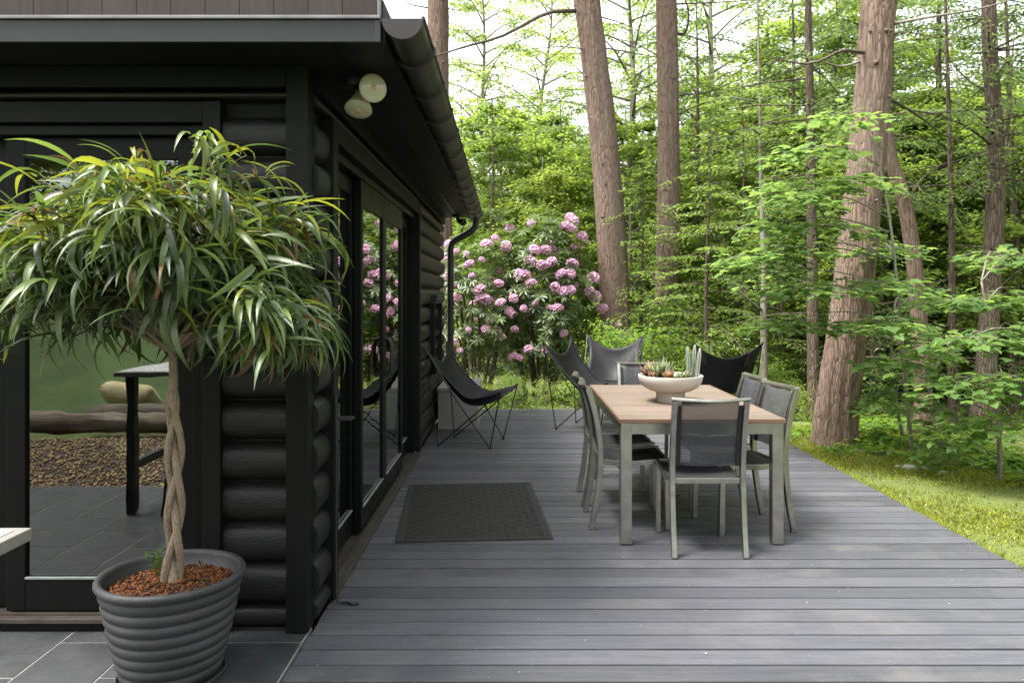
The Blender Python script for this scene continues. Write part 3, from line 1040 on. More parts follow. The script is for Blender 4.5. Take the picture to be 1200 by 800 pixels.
# cable and hook bracket beside the side door
cb_ = MB().tube([(SX + 0.085, 3.748, 1.02), (SX + 0.088, 3.747, 0.8), (SX + 0.086, 3.750, 0.4), (SX + 0.088, 3.746, 0.06), (SX + 0.10, 3.735, 0.014), (SX + 0.14, 3.74, 0.010), (SX + 0.17, 3.72, 0.011), (SX + 0.20, 3.735, 0.010)], 0.007, 8).build('cable', 'cable', None, smooth=True)
tag(cb_, 'thin black cable running down beside the side door onto the deck', 'cable')
bk = thing('hook_bracket', 'small dark metal bracket on the casing left of the side door', 'bracket', (SX + 0.075, 3.80, 0.86))
MB().box((-0.002, -0.02, -0.05), (0.006, 0.03, 0.06)).build('back_plate', 'rod_black', bk, 0.002)
MB().box((0.006, -0.035, 0.03), (0.085, 0.035, 0.044)).build('arm', 'table_dark', bk, 0.003)

# ------------------------------------------------------------------ door mat
mat_ = thing('door_mat', 'dark ribbed rubber door mat with woven relief on the deck', 'door mat', (-0.285, 5.41, 0.0), R(4.2))
MW, ML = 0.97, 1.42
MB().box((-MW / 2, -ML / 2, 0.001), (MW / 2, ML / 2, 0.010)).build('base', 'mat_rubber', mat_, 0.003)
b_ = MB()
nx_, ny_ = 17, 25
cw, cl = (MW - 0.09) / nx_, (ML - 0.09) / ny_
for i in range(nx_):
    for j in range(ny_):
        x0, y0 = -MW / 2 + 0.045 + i * cw, -ML / 2 + 0.045 + j * cl
        if (i + j) % 2:
            for q in (0.08, 0.40, 0.72):
                b_.box((x0 + q * cw, y0 + 0.006, 0.0095), (x0 + (q + 0.2) * cw, y0 + cl - 0.006, 0.0145))
        else:
            for q in (0.08, 0.40, 0.72):
                b_.box((x0 + 0.006, y0 + q * cl, 0.0095), (x0 + cw - 0.006, y0 + (q + 0.2) * cl, 0.0145))
stuff(b_.build('woven_relief', 'mat_rubber', mat_))
b_ = MB()
for x0, y0, x1, y1 in ((-MW / 2 + .004, -ML / 2 + .004, MW / 2 - .004, -ML / 2 + .03), (-MW / 2 + .004, ML / 2 - .03, MW / 2 - .004, ML / 2 - .004), (-MW / 2 + .004, -ML / 2 + .031, -MW / 2 + .03, ML / 2 - .031), (MW / 2 - .03, -ML / 2 + .031, MW / 2 - .004, ML / 2 - .031)):
    b_.box((x0, y0, 0.0095), (x1, y1, 0.0135))
b_.build('border', 'mat_rubber', mat_, 0.002)

# ------------------------------------------------------------------ dining table
TX0, TX1, TY0, TY1, TZ = 0.640, 1.645, 4.62, 6.42, 0.760
tb = thing('dining_table', 'long outdoor dining table with brown slatted top and brushed metal legs', 'table', ((TX0 + TX1) / 2, (TY0 + TY1) / 2, 0))
hw, hl = (TX1 - TX0) / 2, (TY1 - TY0) / 2
ns = 13
sw_ = (2 * hl - 0.03) / ns
sm = MB().box((-hw + 0.012, -sw_ / 2 + 0.0015, -0.02), (hw - 0.012, sw_ / 2 - 0.0015, 0)).mesh('top_slat', 0.002)
sm.materials.append(MATS['teak'])
for i in range(ns):
    link('top_slat', sm, None, tb, (0, -hl + 0.015 + sw_ * (i + 0.5), TZ + random.uniform(-0.0006, 0.0006)))
for a, b in (((-hw, -hl, TZ - 0.024), (hw, -hl + 0.014, TZ + 0.0005)), ((-hw, hl - 0.014, TZ - 0.024), (hw, hl, TZ + 0.0005)),
             ((-hw, -hl + 0.0145, TZ - 0.024), (-hw + 0.011, hl - 0.0145, TZ + 0.0005)), ((hw - 0.011, -hl + 0.0145, TZ - 0.024), (hw, hl - 0.0145, TZ + 0.0005))):
    MB().box(a, b).build('edge_trim', 'teak_edge', tb, 0.002)
for a, b in (((-hw + 0.07, -hl + 0.012, TZ - 0.092), (hw - 0.07, -hl + 0.045, TZ - 0.026)), ((-hw + 0.07, hl - 0.045, TZ - 0.092), (hw - 0.07, hl - 0.012, TZ - 0.026)),
             ((-hw + 0.012, -hl + 0.08, TZ - 0.092), (-hw + 0.045, hl - 0.08, TZ - 0.026)), ((hw - 0.045, -hl + 0.08, TZ - 0.092), (hw - 0.012, hl - 0.08, TZ - 0.026))):
    MB().box(a, b).build('apron', 'aluminium', tb, 0.003)
lm_ = MB().box((-0.034, -0.034, 0.006), (0.034, 0.034, TZ - 0.025)).mesh('leg', 0.004)
lm_.materials.append(MATS['aluminium'])
fm_ = MB().box((-0.032, -0.032, 0.0005), (0.032, 0.032, 0.006)).mesh('foot_pad', 0.001)
fm_.materials.append(MATS['table_dark'])
for sx_ in (-1, 1):
    for sy_ in (-1, 1):
        lg = link('leg', lm_, None, tb, (sx_ * (hw - 0.045), sy_ * (hl - 0.045), 0))
        link('foot_pad', fm_, None, lg)


# ------------------------------------------------------------------ dining chairs
def smooth_path(pts, n):
    """Catmull-Rom through pts"""
    P = [Vector(p) for p in pts]
    P = [P[0] * 2 - P[1]] + P + [P[-1] * 2 - P[-2]]
    out_ = []
    segs = len(P) - 3
    for i in range(n + 1):
        u = i / n * segs
        k_ = min(int(u), segs - 1)
        t_ = u - k_
        a, b, c_, d = P[k_:k_ + 4]
        out_.append(0.5 * ((2 * b) + (c_ - a) * t_ + (2 * a - 5 * b + 4 * c_ - d) * t_ ** 2 + (3 * b - a - 3 * c_ + d) * t_ ** 3))
    return out_


def make_chair():
    t = thing('dining_chair', 'x', 'chair', group='dining chairs around the table')
    hx = 0.205
    side = [(-0.065, 0.0), (-0.030, 0.18), (-0.004, 0.42), (-0.012, 0.60), (-0.045, 0.77), (-0.085, 0.905)]
    for s in (-1, 1):
        MB().bar(smooth_path([(s * hx, y, z) for y, z in side], 16), 0.030, 0.036, (1, 0, 0)).build('leg', 'aluminium', t, 0.004)
        MB().bar(smooth_path([(s * hx, 0.43, 0.0), (s * hx, 0.425, 0.25), (s * hx, 0.42, 0.425)], 5), 0.030, 0.034, (1, 0, 0)).build('leg', 'aluminium', t, 0.004)
        MB().bar(smooth_path([(s * hx, 0.018, 0.435), (s * hx, 0.16, 0.422), (s * hx, 0.32, 0.432), (s * hx, 0.447, 0.441)], 10), 0.024, 0.034, (1, 0, 0)).build('seat_rail', 'aluminium', t, 0.004)
        # dark hem where the mesh is slotted into the post
        MB().bar(smooth_path([(s * 0.176, -0.004, 0.515), (s * 0.176, -0.014, 0.62), (s * 0.176, -0.042, 0.76), (s * 0.176, -0.076, 0.875)], 8), 0.026, 0.012, (1, 0, 0)).build('mesh_hem', 'mesh_edge', t, 0.002)
    MB().bar([(-0.192, 0.436, 0.428), (0.192, 0.436, 0.428)], 0.022, 0.030, (0, 1, 0)).build('front_rail', 'aluminium', t, 0.004)
    MB().bar([(-0.19, 0.004, 0.428), (0.19, 0.004, 0.428)], 0.022, 0.034, (0, 1, 0)).build('rear_rail', 'aluminium', t, 0.004)
    MB().bar(smooth_path([(-0.225, -0.082, 0.912), (-0.15, -0.095, 0.908), (0, -0.118, 0.904), (0.15, -0.095, 0.908), (0.225, -0.082, 0.912)], 14), 0.034, 0.018, (0, 1, -0.25)).build('top_rail', 'aluminium', t, 0.004)
    rows_ = []
    for v_ in np.linspace(0, 1, 9):
        z_ = 0.515 + v_ * 0.385
        y_ = -0.004 - 0.012 * v_ - 0.062 * v_ ** 1.8
        rows_.append([(u * 0.165, y_ - (1 - u * u) * (0.012 + 0.026 * v_ ** 3), z_ - (1 - u * u) * 0.004 * v_) for u in np.linspace(-1, 1, 11)])
    MB().sheet(rows_, 0.002).build('back_mesh', 'mesh_cloth', t, smooth='all')
    rows_ = []
    for v_ in np.linspace(0, 1, 9):
        rows_.append([(u * 0.194, 0.022 + v_ * 0.402, 0.448 - (1 - u * u) * 0.016 - 0.014 * math.sin(v_ * math.pi)) for u in np.linspace(-1, 1, 9)])
    MB().sheet(rows_, 0.004).build('seat_mesh', 'mesh_seat', t, smooth='all')
    return t


ch0 = make_chair()
CHAIRS = [
    (1.130, 4.465, 0.0, 'metal dining chair at the near end of the table, its back to the camera'),
    (0.570, 5.155, -90.0, 'metal dining chair on the left side of the table, nearer the camera'),
    (0.570, 5.700, -90.0, 'metal dining chair on the left side of the table, farther from the camera'),
    (1.690, 5.08, 100.0, 'metal dining chair on the right side of the table, nearer the camera'),
    (1.680, 5.615, 92.0, 'metal dining chair on the right side of the table, farther from the camera'),
    (1.13, 6.655, 180.0, 'metal dining chair at the far end of the table behind the bowl'),
]
for i, (x, y, a, lab) in enumerate(CHAIRS):
    o = ch0 if i == 0 else copy_tree(ch0)
    o.location = (x, y, 0.001)
    o.rotation_euler = (0, 0, R(a))
    o['label'] = lab


# ------------------------------------------------------------------ butterfly chairs
def make_butterfly():
    t = thing('butterfly_chair', 'x', 'chair', group='butterfly chairs')
    BT, FT = (0.36, -0.40, 1.0), (0.355, 0.38, 0.575)
    RFt, FFt = (0.255, -0.29, 0.006), (0.255, 0.25, 0.006)
    for s in (-1, 1):
        m_ = lambda p, dx=0.0: Vector((s * (p[0] + dx), p[1], p[2]))
        MB().tube([m_(BT), m_(RFt)], 0.0065, 8).build('frame_rod', 'rod_black', t, smooth=True)
        MB().tube([m_(RFt, 0.008), m_((0.32, 0.10, 0.33), 0.008), m_(FT)], 0.0065, 8).build('frame_rod', 'rod_black', t, smooth=True)
        MB().tube([m_(FT), m_(FFt)], 0.0065, 8).build('frame_rod', 'rod_black', t, smooth=True)
        MB().tube([m_(FFt, 0.014), m_((0.34, -0.06, 0.47), 0.014), m_(BT)], 0.0065, 8).build('frame_rod', 'rod_black', t, smooth=True)
        for p in (RFt, FFt):
            MB().tube([m_(p) + Vector((0, 0, 0.012)), m_(p) + Vector((0, 0, -0.006))], 0.012, 8).build('foot', 'rod_black', t, smooth=True)
    cen = smooth_path([(0, 0.335, 0.49), (0, 0.16, 0.40), (0, -0.04, 0.395), (0, -0.20, 0.53), (0, -0.30, 0.70), (0, -0.345, 0.83)], 24)
    edg = smooth_path([(0.36, 0.392, 0.575), (0.345, 0.25, 0.525), (0.325, 0.04, 0.500), (0.305, -0.14, 0.64), (0.315, -0.30, 0.82), (0.372, -0.412, 1.015)], 24)
    rows_ = []
    for c_, e_ in zip(cen, edg):
        row = []
        for u in np.linspace(-1, 1, 17):
            k_ = abs(u) ** 1.9
            row.append((u * e_.x, c_.y + (e_.y - c_.y) * k_, c_.z + (e_.z - c_.z) * k_))
        rows_.append(row)
    sl = MB().sheet(rows_, 0.004).build('sling', 'sling_black', t, smooth='all')
    for s in (-1, 1):
        for (i0, i1) in ((0, 3), (19, 24)):
            pr_ = []
            for i in range(i0, i1 + 1):
                row = []
                for u in (0.60, 0.72, 0.84, 0.93, 1.0):
                    p = rows_[i]
                    f_ = (u + 1) / 2 * 16
                    j_ = min(15, int(f_))
                    q_ = Vector(p[j_]).lerp(Vector(p[j_ + 1]), f_ - j_)
                    row.append((s * q_.x, q_.y - 0.006 if i0 else q_.y, q_.z - (0.007 if not i0 else 0.003)))
                pr_.append(row)
            MB().sheet(pr_, 0.002).build('corner_pocket', 'sling_seam', sl, smooth='all')
        MB().tube([(s * (e_.x + 0.001), e_.y, e_.z) for e_ in edg], 0.0055, 6).build('edge_piping', 'sling_seam', sl, smooth=True)
    return t


bf0 = make_butterfly()
BFS = [
    (-0.405, 7.86, -104.0, 'black butterfly chair standing alone beside the log wall and pale block'),
    (0.865, 8.72, -121.0, 'black butterfly chair left of the table, in front of the rhododendron'),
    (1.22, 9.50, 166.0, 'greyish butterfly chair behind the far end of the table, facing the camera'),
    (2.34, 8.62, -6.0, 'black butterfly chair right of the bowl, its back to the camera'),
]
for i, (x, y, a, lab) in enumerate(BFS):
    o = bf0 if i == 0 else copy_tree(bf0)
    o.location = (x, y, 0.001)
    o.rotation_euler = (0, 0, R(a))
    o['label'] = lab

# pale block bench by the wall
cbk = thing('cement_block', 'pale cement block bench against the log wall behind the butterfly chair', 'block', (-0.62, 9.2, 0.0))
MB().box((-0.225, -0.55, 0.001), (0.225, 0.50, 0.425)).build('body', 'cement', cbk, 0.008)
MB().box((-0.232, -0.557, 0.4255), (0.232, 0.507, 0.468)).build('cap_slab', 'cement', cbk, 0.006)

# small low side table with a pale top between the far chairs
st = thing('side_table', 'small low round grey table among the far butterfly chairs', 'side table', (1.62, 9.05, 0.0))
MB().lathe([(0.20, 0.42), (0.21, 0.425), (0.21, 0.445), (0.20, 0.45)], 32).build('table_top', 'cement', st, smooth=True)
MB().lathe([(0.15, 0.001), (0.15, 0.012), (0.03, 0.03), (0.025, 0.42)], 24).build('pedestal', 'rod_black', st, smooth=True)

# ------------------------------------------------------------------ bowl with succulents
BX, BY = 1.108, 5.40
bw = thing('planter_bowl', 'wide pale stone pedestal bowl on the dining table', 'bowl', (BX, BY, TZ + 0.001))
MB().lathe([(0.10, 0), (0.102, 0.004), (0.100, 0.062), (0.104, 0.068), (0.150, 0.082), (0.190, 0.105), (0.215, 0.138), (0.226, 0.180), (0.224, 0.186), (0.214, 0.186), (0.206, 0.165), (0.196, 0.150), (0.02, 0.150)], 56).build('body', 'bowl_stone', bw, smooth=True)
MB().lathe([(0.199, 0.1505), (0.15, 0.162), (0.05, 0.168), (0.003, 0.168)], 32).build('soil', 'soil', bw, smooth=True)
SZ = TZ + 0.155


def rosette(x, y, rad, n, mat_name, label, up=0.6, lw=0.25):
    i = np.arange(n)
    az = i * 2.39996 + rng.random(n) * 0.4
    el = np.clip(up + 0.7 * (1 - i / n) * 1.2 - 0.2 + rng.normal(size=n) * 0.12, 0.15, 1.5)
    D_ = np.c_[np.cos(az) * np.cos(el), np.sin(az) * np.cos(el), np.sin(el)]
    N_ = np.c_[-np.cos(az) * np.sin(el), -np.sin(az) * np.sin(el), np.cos(el)]
    sh = (np.array([[0, 0.4, 0], [0.45, 1, 0.02], [1, 0, 0.12], [0.45, -1, 0.02], [0, -0.4, 0], [0.45, 0, -0.10]], float), [(0, 1, 5), (1, 2, 5), (2, 3, 5), (3, 4, 5), (4, 0, 5), (0, 4, 3, 2), (0, 2, 1)])
    L_ = rad * rng.uniform(0.55, 1.15, n)
    me_ = leaves_mesh('succulent', np.zeros((n, 3)), D_, N_, L_, L_ * lw, sh)
    o_ = link('succulent', me_, mat_name, None, (x, y, SZ + 0.008))
    return tag(o_, label, 'succulent')


rosette(BX - 0.085, BY - 0.02, 0.155, 30, 'succulent_green', 'tall spiky grey-green aloe in the pale bowl', 0.70, 0.11)
rosette(BX - 0.135, BY - 0.07, 0.065, 30, 'succulent_rust', 'rust-coloured succulent at the left rim of the bowl', 0.6, 0.4)
rosette(BX - 0.03, BY - 0.10, 0.075, 34, 'succulent_rust', 'rust-red succulent at the front centre of the bowl', 0.7, 0.35)
rosette(BX - 0.015, BY + 0.05, 0.13, 26, 'succulent_green', 'upright green succulent at the back centre of the bowl', 0.9, 0.15)
rosette(BX + 0.045, BY - 0.09, 0.06, 30, 'succulent_green', 'small grey-green rosette right of centre in the bowl', 0.5, 0.45)
rosette(BX + 0.10, BY - 0.06, 0.07, 26, 'succulent_green', 'bright green rosette beside the cactus columns in the bowl', 0.6, 0.4)
rosette(BX - 0.15, BY + 0.05, 0.11, 24, 'succulent_rust', 'brownish spiky succulent at the back left of the bowl', 0.7, 0.3)
ct = thing('columnar_cactus', 'three slender pale ribbed cactus columns at the right of the bowl', 'cactus', (BX + 0.145, BY - 0.01, SZ - 0.002))
for (dx, dy, h_, tl) in ((-0.022, -0.02, 0.235, -0.02), (0.012, 0.012, 0.245, 0.03), (0.030, -0.025, 0.225, 0.05)):
    jt = lambda i, j: 1.0 if j % 2 else 0.72
    pts = [(dx + tl * q * 0.5, dy, q * h_) for q in np.linspace(0, 1, 9)]
    rr = [0.0125] * 7 + [0.010, 0.004]
    o_ = MB().tube(pts, rr, 12, True, jt).build('column', 'cactus', ct)
    for j in range(0, 12, 2):
        a_ = 2 * math.pi * (j + 1) / 12
        MB().tube([Vector(p) + Vector((-math.sin(a_) * 0.0127, math.cos(a_) * 0.0127, 0)) * (r_ / 0.0125) for p, r_ in zip(pts, rr)], 0.0022, 5).build('spine_rib', 'cactus_rib', o_)

# ------------------------------------------------------------------ white-topped high table at the left edge
wt = thing('high_table', 'white-topped high table with grey edge at the left of the picture', 'table', (-1.92, 1.35, 0.0))
MB().box((-0.825, -0.40, 0.945), (0.825, 0.40, 0.974)).build('table_top', 'table_edge', wt, 0.004)
MB().box((-0.80, -0.375, 0.9742), (0.80, 0.375, 0.9765)).build('top_inlay', 'table_white', wt, 0.0008)
for sx_ in (-1, 1):
    for sy_ in (-1, 1):
        MB().box((sx_ * 0.72 - 0.03, sy_ * 0.34 - 0.03, 0.0), (sx_ * 0.72 + 0.03, sy_ * 0.34 + 0.03, 0.944)).build('leg', 'table_dark', wt, 0.003)
    MB().box((sx_ * 0.72 - 0.02, -0.30, 0.30), (sx_ * 0.72 + 0.02, 0.30, 0.35)).build('stretcher', 'table_dark', wt, 0.003)
sl_ = thing('bar_stool', 'dark wire bar stool at the high table, mirrored in the front glass', 'stool', (-2.25, 1.62, 0.0))
MB().lathe([(0.16, 0.66), (0.17, 0.67), (0.17, 0.69), (0.15, 0.70)], 24).build('seat', 'table_dark', sl_, smooth=True)
for k in range(4):
    a_ = R(45 + 90 * k)
    MB().tube([(math.cos(a_) * 0.12, math.sin(a_) * 0.12, 0.66), (math.cos(a_) * 0.22, math.sin(a_) * 0.22, 0.004)], 0.011, 8).build('leg', 'rod_black', sl_, smooth=True)
MB().tube([(math.cos(a_) * 0.19, math.sin(a_) * 0.19, 0.22) for a_ in np.linspace(0, 2 * math.pi, 25)], 0.008, 6).build('foot_ring', 'rod_black', sl_, smooth=True)

# timbers and a cushion beyond the gravel (mirrored in the front glass)
for i, (x0, x1, y, r_, a_) in enumerate(((-6.6, -3.3, -1.62, 0.12, 0.0), (-5.0, -2.4, -2.0, 0.14, 0.06))):
    jt = lambda ii, jj: 1 + 0.12 * math.sin(ii * 1.7 + jj * 2.1) + 0.06 * math.sin(ii * 3.1 + jj)
    o_ = MB().tube([(x0 + (x1 - x0) * q, y + 0.05 * math.sin(q * 5), -0.02 + r_ * 0.9 + i * 0.02) for q in np.linspace(0, 1, 12)], [r_ * (0.45 + 0.55 * math.sin(math.pi * (0.12 + 0.8 * q))) for q in np.linspace(0, 1, 12)], 12, True, jt).build('edging_log', 'timber', None, smooth=True)
    tag(o_, ('weathered timber log edging the gravel, mirrored in the front glass', 'second weathered log lying behind the gravel, mirrored in the front glass')[i], 'log')
bm_ = bmesh.new()
bmesh.ops.create_grid(bm_, x_segments=12, y_segments=12, size=0.5)
for v_ in bm_.verts:
    e_ = (1 - (2 * v_.co.x) ** 4) * (1 - (2 * v_.co.y) ** 4)
    v_.co.z = 0.30 * max(0, e_) ** 0.5
geo = bmesh.ops.duplicate(bm_, geom=bm_.verts[:] + bm_.edges[:] + bm_.faces[:])
for v_ in [g for g in geo['geom'] if isinstance(g, bmesh.types.BMVert)]:
    v_.co.z *= -1
bmesh.ops.remove_doubles(bm_, verts=bm_.verts, dist=0.001)
bmesh.ops.recalc_face_normals(bm_, faces=bm_.faces)
me = bpy.data.meshes.new('cushion')
bm_.to_mesh(me)
bm_.free()
me.polygons.foreach_set('use_smooth', [True] * len(me.polygons))
o_ = link('cushion', me, 'cushion', None, (-4.75, -2.55, 0.25))
o_.scale = (0.75, 0.42, 0.42)
o_.rotation_euler = (R(38), R(3), R(4))
tag(o_, 'pale tan cushion on the grass bank, mirrored in the front glass', 'cushion')

# ------------------------------------------------------------------ big pot, bark mulch, braided ficus
PX, PY, PZ = -1.345, 3.03, -0.004
pot = thing('plant_pot', 'large ribbed charcoal pot on the slate patio at the house corner', 'pot', (PX, PY, PZ))
prof = [(0.165, 0.018), (0.172, 0.02)]
nr = 8
zb, zt_ = 0.03, 0.385
for k in range(nr):
    for q in np.linspace(0, 1, 8, endpoint=False):
        z_ = zb + (zt_ - zb) * (k + q) / nr
        u = (z_ - zb) / (zt_ - zb)
        prof.append((0.172 + 0.082 * u ** 0.8 + 0.011 * abs(math.sin(math.pi * q)) ** 0.75, z_))
prof += [(0.258, 0.386), (0.270, 0.392), (0.276, 0.402), (0.276, 0.413), (0.270, 0.421), (0.260, 0.423), (0.250, 0.418), (0.245, 0.405), (0.240, 0.34), (0.02, 0.33)]
MB().lathe(prof, 96).build('body', 'pot_clay', pot, smooth='all')
MB().lathe([(0.17, 0.001), (0.195, 0.003), (0.203, 0.028), (0.198, 0.030), (0.188, 0.012), (0.02, 0.011)], 64).build('saucer', 'pot_clay', pot, smooth=True)
MB().lathe([(0.243, 0.352), (0.22, 0.358), (0.12, 0.372), (0.01, 0.380)], 48).build('soil', 'soil', pot, smooth=True)
n = 2600
rr = 0.238 * np.sqrt(rng.random(n))
aa = rng.uniform(0, 2 * np.pi, n)
P = np.c_[rr * np.cos(aa), rr * np.sin(aa), 0.381 - 0.027 * (rr / 0.238) + rng.uniform(-0.004, 0.010, n)]
chip_sh = (np.array([[0, -1, 0], [0, 1, 0], [1, 0.8, 0.0], [1, -0.8, 0.0], [0.05, -0.8, 0.16], [0.05, 0.8, 0.16], [0.9, 0.6, 0.14], [0.9, -0.6, 0.14]], float),
           [(4, 5, 6, 7), (0, 1, 5, 4), (1, 2, 6, 5), (2, 3, 7, 6), (3, 0, 4, 7)])
me = leaves_mesh('bark_mulch', P, np.c_[rng.normal(size=(n, 2)), rng.normal(size=n) * 0.35], np.tile([0, 0, 1.0], (n, 1)) + rng.normal(size=(n, 3)) * 0.4, rng.uniform(0.008, 0.026, n), rng.uniform(0.005, 0.013, n), chip_sh)
stuff(link('bark_mulch', me, 'chip', pot))

fic = thing('ficus_tree', 'small braided-trunk ficus with long drooping leaves growing in the ribbed pot', 'potted tree', (PX, PY, 0.365))
FB = Vector((0.003, 0.0, 0.0))
for k in range(3):                   # three strands truly plaited
    pts, rad_ = [], []
    for q in np.linspace(0, 1, 56):
        a_ = 2 * math.pi * (k / 3 + q * 1.1) + 0.5
        cl_ = 1 - 0.6 * max(0, (q - 0.8) / 0.2)
        pts.append(((0.0245 * math.sin(a_) * cl_) + 0.012 * math.sin(q * 3), 0.015 * math.sin(2 * a_) * cl_, q * 0.76))
        rad_.append((0.0155 - 0.0025 * q + 0.005 * max(0, 1 - q * 9)) * (1 + 0.05 * math.sin(q * 37 + k * 2)))
    MB().tube(pts, rad_, 14, True, lambda i, j: 1 + 0.025 * math.sin(i * 1.3 + j * 2.2)).build('trunk_strand', 'ficus_bark', fic, smooth='all')
top = smooth_path([(0.0, 0, 0.70), (0.006, 0.0, 0.82), (0.0, 0.0, 0.95), (-0.01, -0.01, 1.12)], 12)
MB().tube(top, [0.020 - 0.009 * i / 12 for i in range(13)], 12).build('upper_trunk', 'ficus_bark', fic, smooth=True)

# leaf blanks: a long narrow blade that arches over under its own weight
LEAFM = []
LV = []
for kv, droop in enumerate((0.9, 1.5, 2.1, 2.7, 0.35)):
    nseg = 7
    th, y_, z_ = 0.45, 0.0, 0.0
    ctr = []
    for i in range(nseg + 1):
        ctr.append((y_, z_, th))
        th -= droop / nseg * (1.25 - 0.5 * i / nseg)
        y_ += math.cos(th) / nseg
        z_ += math.sin(th) / nseg
    wid = [0.012, 0.060, 0.088, 0.096, 0.088, 0.064, 0.032, 0.003]
    vs_, fs_ = [], []
    for (y_, z_, th), w_ in zip(ctr, wid):
        up = (-math.sin(th), math.cos(th))
        vs_ += [(-w_ / 2, y_ + up[0] * w_ * 0.22, z_ + up[1] * w_ * 0.22), (0, y_, z_), (w_ / 2, y_ + up[0] * w_ * 0.22, z_ + up[1] * w_ * 0.22)]
    for i in range(nseg):
        a_ = i * 3
        fs_ += [(a_, a_ + 1, a_ + 4, a_ + 3), (a_ + 1, a_ + 2, a_ + 5, a_ + 4)]
    LV.append((np.array(vs_), fs_))
    row = []
    for mn in ('ficus_leaf', 'ficus_leaf_young', 'ficus_leaf_bronze'):
        me_ = MB().add(vs_, fs_).mesh('leaf', smooth='all')
        me_.materials.append(MATS[mn])
        row.append(me_)
    LEAFM.append(row)

CR = Vector((-0.01, -0.07, 1.05))      # middle of the crown, local
RXc, RYc, RZc = 0.575, 0.42, 0.575
spots = []                           # leaf seats: position, heading
lim = MB()
twg = MB()
nb_ = 44
lift = [-0.30 + 1.28 * (q + 0.5) / nb_ for q in range(nb_)]
random.shuffle(lift)
for i in range(nb_):
    a_ = i * 2.39996
    u = (i + 0.5) / nb_
    el = math.asin(min(1, lift[i]))
    u = max(0.0, math.sin(el))
    tip = CR + Vector((math.cos(a_) * math.cos(el) * RXc, math.sin(a_) * math.cos(el) * RYc, math.sin(el) * RZc)) * random.uniform(0.82, 1.0)
    base = Vector(top[min(12, 7 + int(5 * u))])
    mid = base.lerp(tip, 0.5) + Vector((0, 0, 0.10 - 0.05 * u)) + Vector((random.uniform(-.03, .03), random.uniform(-.03, .03), 0))
    path = smooth_path([base, mid, tip], 10)
    lim.tube(path, [0.0095 - 0.0065 * q / 10 for q in range(11)], 7)
    for j in range(7):
        st_ = path[random.randint(3, 10)]
        dr = (tip - base).normalized() * 0.7 + Vector((random.uniform(-1, 1), random.uniform(-1, 1) * 0.8, random.uniform(-0.25, 0.6)))
        e_ = st_ + dr.normalized() * random.uniform(0.12, 0.24)
        m2 = st_.lerp(e_, 0.55) + Vector((0, 0, 0.03))
        p2 = smooth_path([st_, m2, e_], 6)
        twg.tube(p2, [0.0036 - 0.0022 * q / 6 for q in range(7)], 5)
        for q in range(1, 7):
            for _ in range(2):
                spots.append((p2[q], (p2[q] - p2[q - 1]).normalized()))
stuff(lim.build('branches', 'ficus_bark', fic, smooth=True))
stuff(twg.build('twigs', 'ficus_bark', fic, smooth=True))
random.shuffle(spots)
fol_v, fol_f, fol_t = [], [], []
cnt_obj = 0
built = []
for p, d in spots:
    if p.y > 0.30:
        continue
    out2 = Vector((p.x - CR.x, p.y - CR.y, 0))
    hd = math.atan2(out2.y, out2.x) + random.gauss(0, 0.95)
    p = p + Vector((random.gauss(0, .02), random.gauss(0, .02), random.gauss(0, .015)))
    hgt = (p.z - CR.z) / RZc
    k_ = random.choices((0, 1, 2, 3, 4), (2, 3, 3, 2, 0.6))[0]
    L_ = random.uniform(0.13, 0.285)
    pit = random.gauss(-0.10, 0.33) + 0.30 * max(0, hgt) - 0.35 * max(0, 0.25 - hgt)
    Mx = Matrix.Translation(p) @ Euler((0, 0, hd - math.pi / 2)).to_matrix().to_4x4() @ Euler((pit, random.gauss(0, 0.35), 0)).to_matrix().to_4x4() @ Matrix.Scale(L_, 4)
    tipw = Mx @ Vector(LV[k_][0][-2])
    if tipw.z > CR.z + RZc + 0.07 or tipw.y > 0.385 or tipw.z < 0.80 or abs(tipw.x) > 0.70:
        continue
    mt = 0
    r_ = random.random()
    if hgt > 0.55 and r_ < 0.34:
        mt = 1
    elif r_ < 0.07:
        mt = 1
    if r_ > (0.975 if hgt < 0.6 else 0.93):
        mt = 2
    built.append((tipw.y, k_, mt, Mx, hgt))
print('ficus leaves', len(built))
order = sorted(range(len(built)), key=lambda i: built[i][0])
near = set(order[:300])
fol = [[], [], []]
for i, (ty, k_, mt, Mx, hgt) in enumerate(built):
    if i in near:
        o_ = link('leaf', LEAFM[k_][mt], None, fic)
        o_.matrix_local = Mx
    else:
        fol[mt].append((k_, Mx))
for mt, nm in enumerate(('foliage', 'young_foliage', 'bronze_foliage')):
    if fol[mt]:
        V, Fc, tn = [], [], []
        for k_, Mx in fol[mt]:
            M3 = np.array(Mx)
            vv = LV[k_][0] @ M3[:3, :3].T + M3[:3, 3]
            b0 = len(V)
            V += vv.tolist()
            Fc += [tuple(b0 + q for q in f) for f in LV[k_][1]]
            tn += [random.random() * 0.98] * len(LV[k_][1])
        o_ = MB().add(V, Fc).build(nm, ('ficus_leaf', 'ficus_leaf_young', 'ficus_leaf_bronze')[mt], fic, smooth='all')
        at_ = o_.data.attributes.new('tint', 'FLOAT', 'FACE')
        at_.data.foreach_set('value', tn)
        stuff(o_)

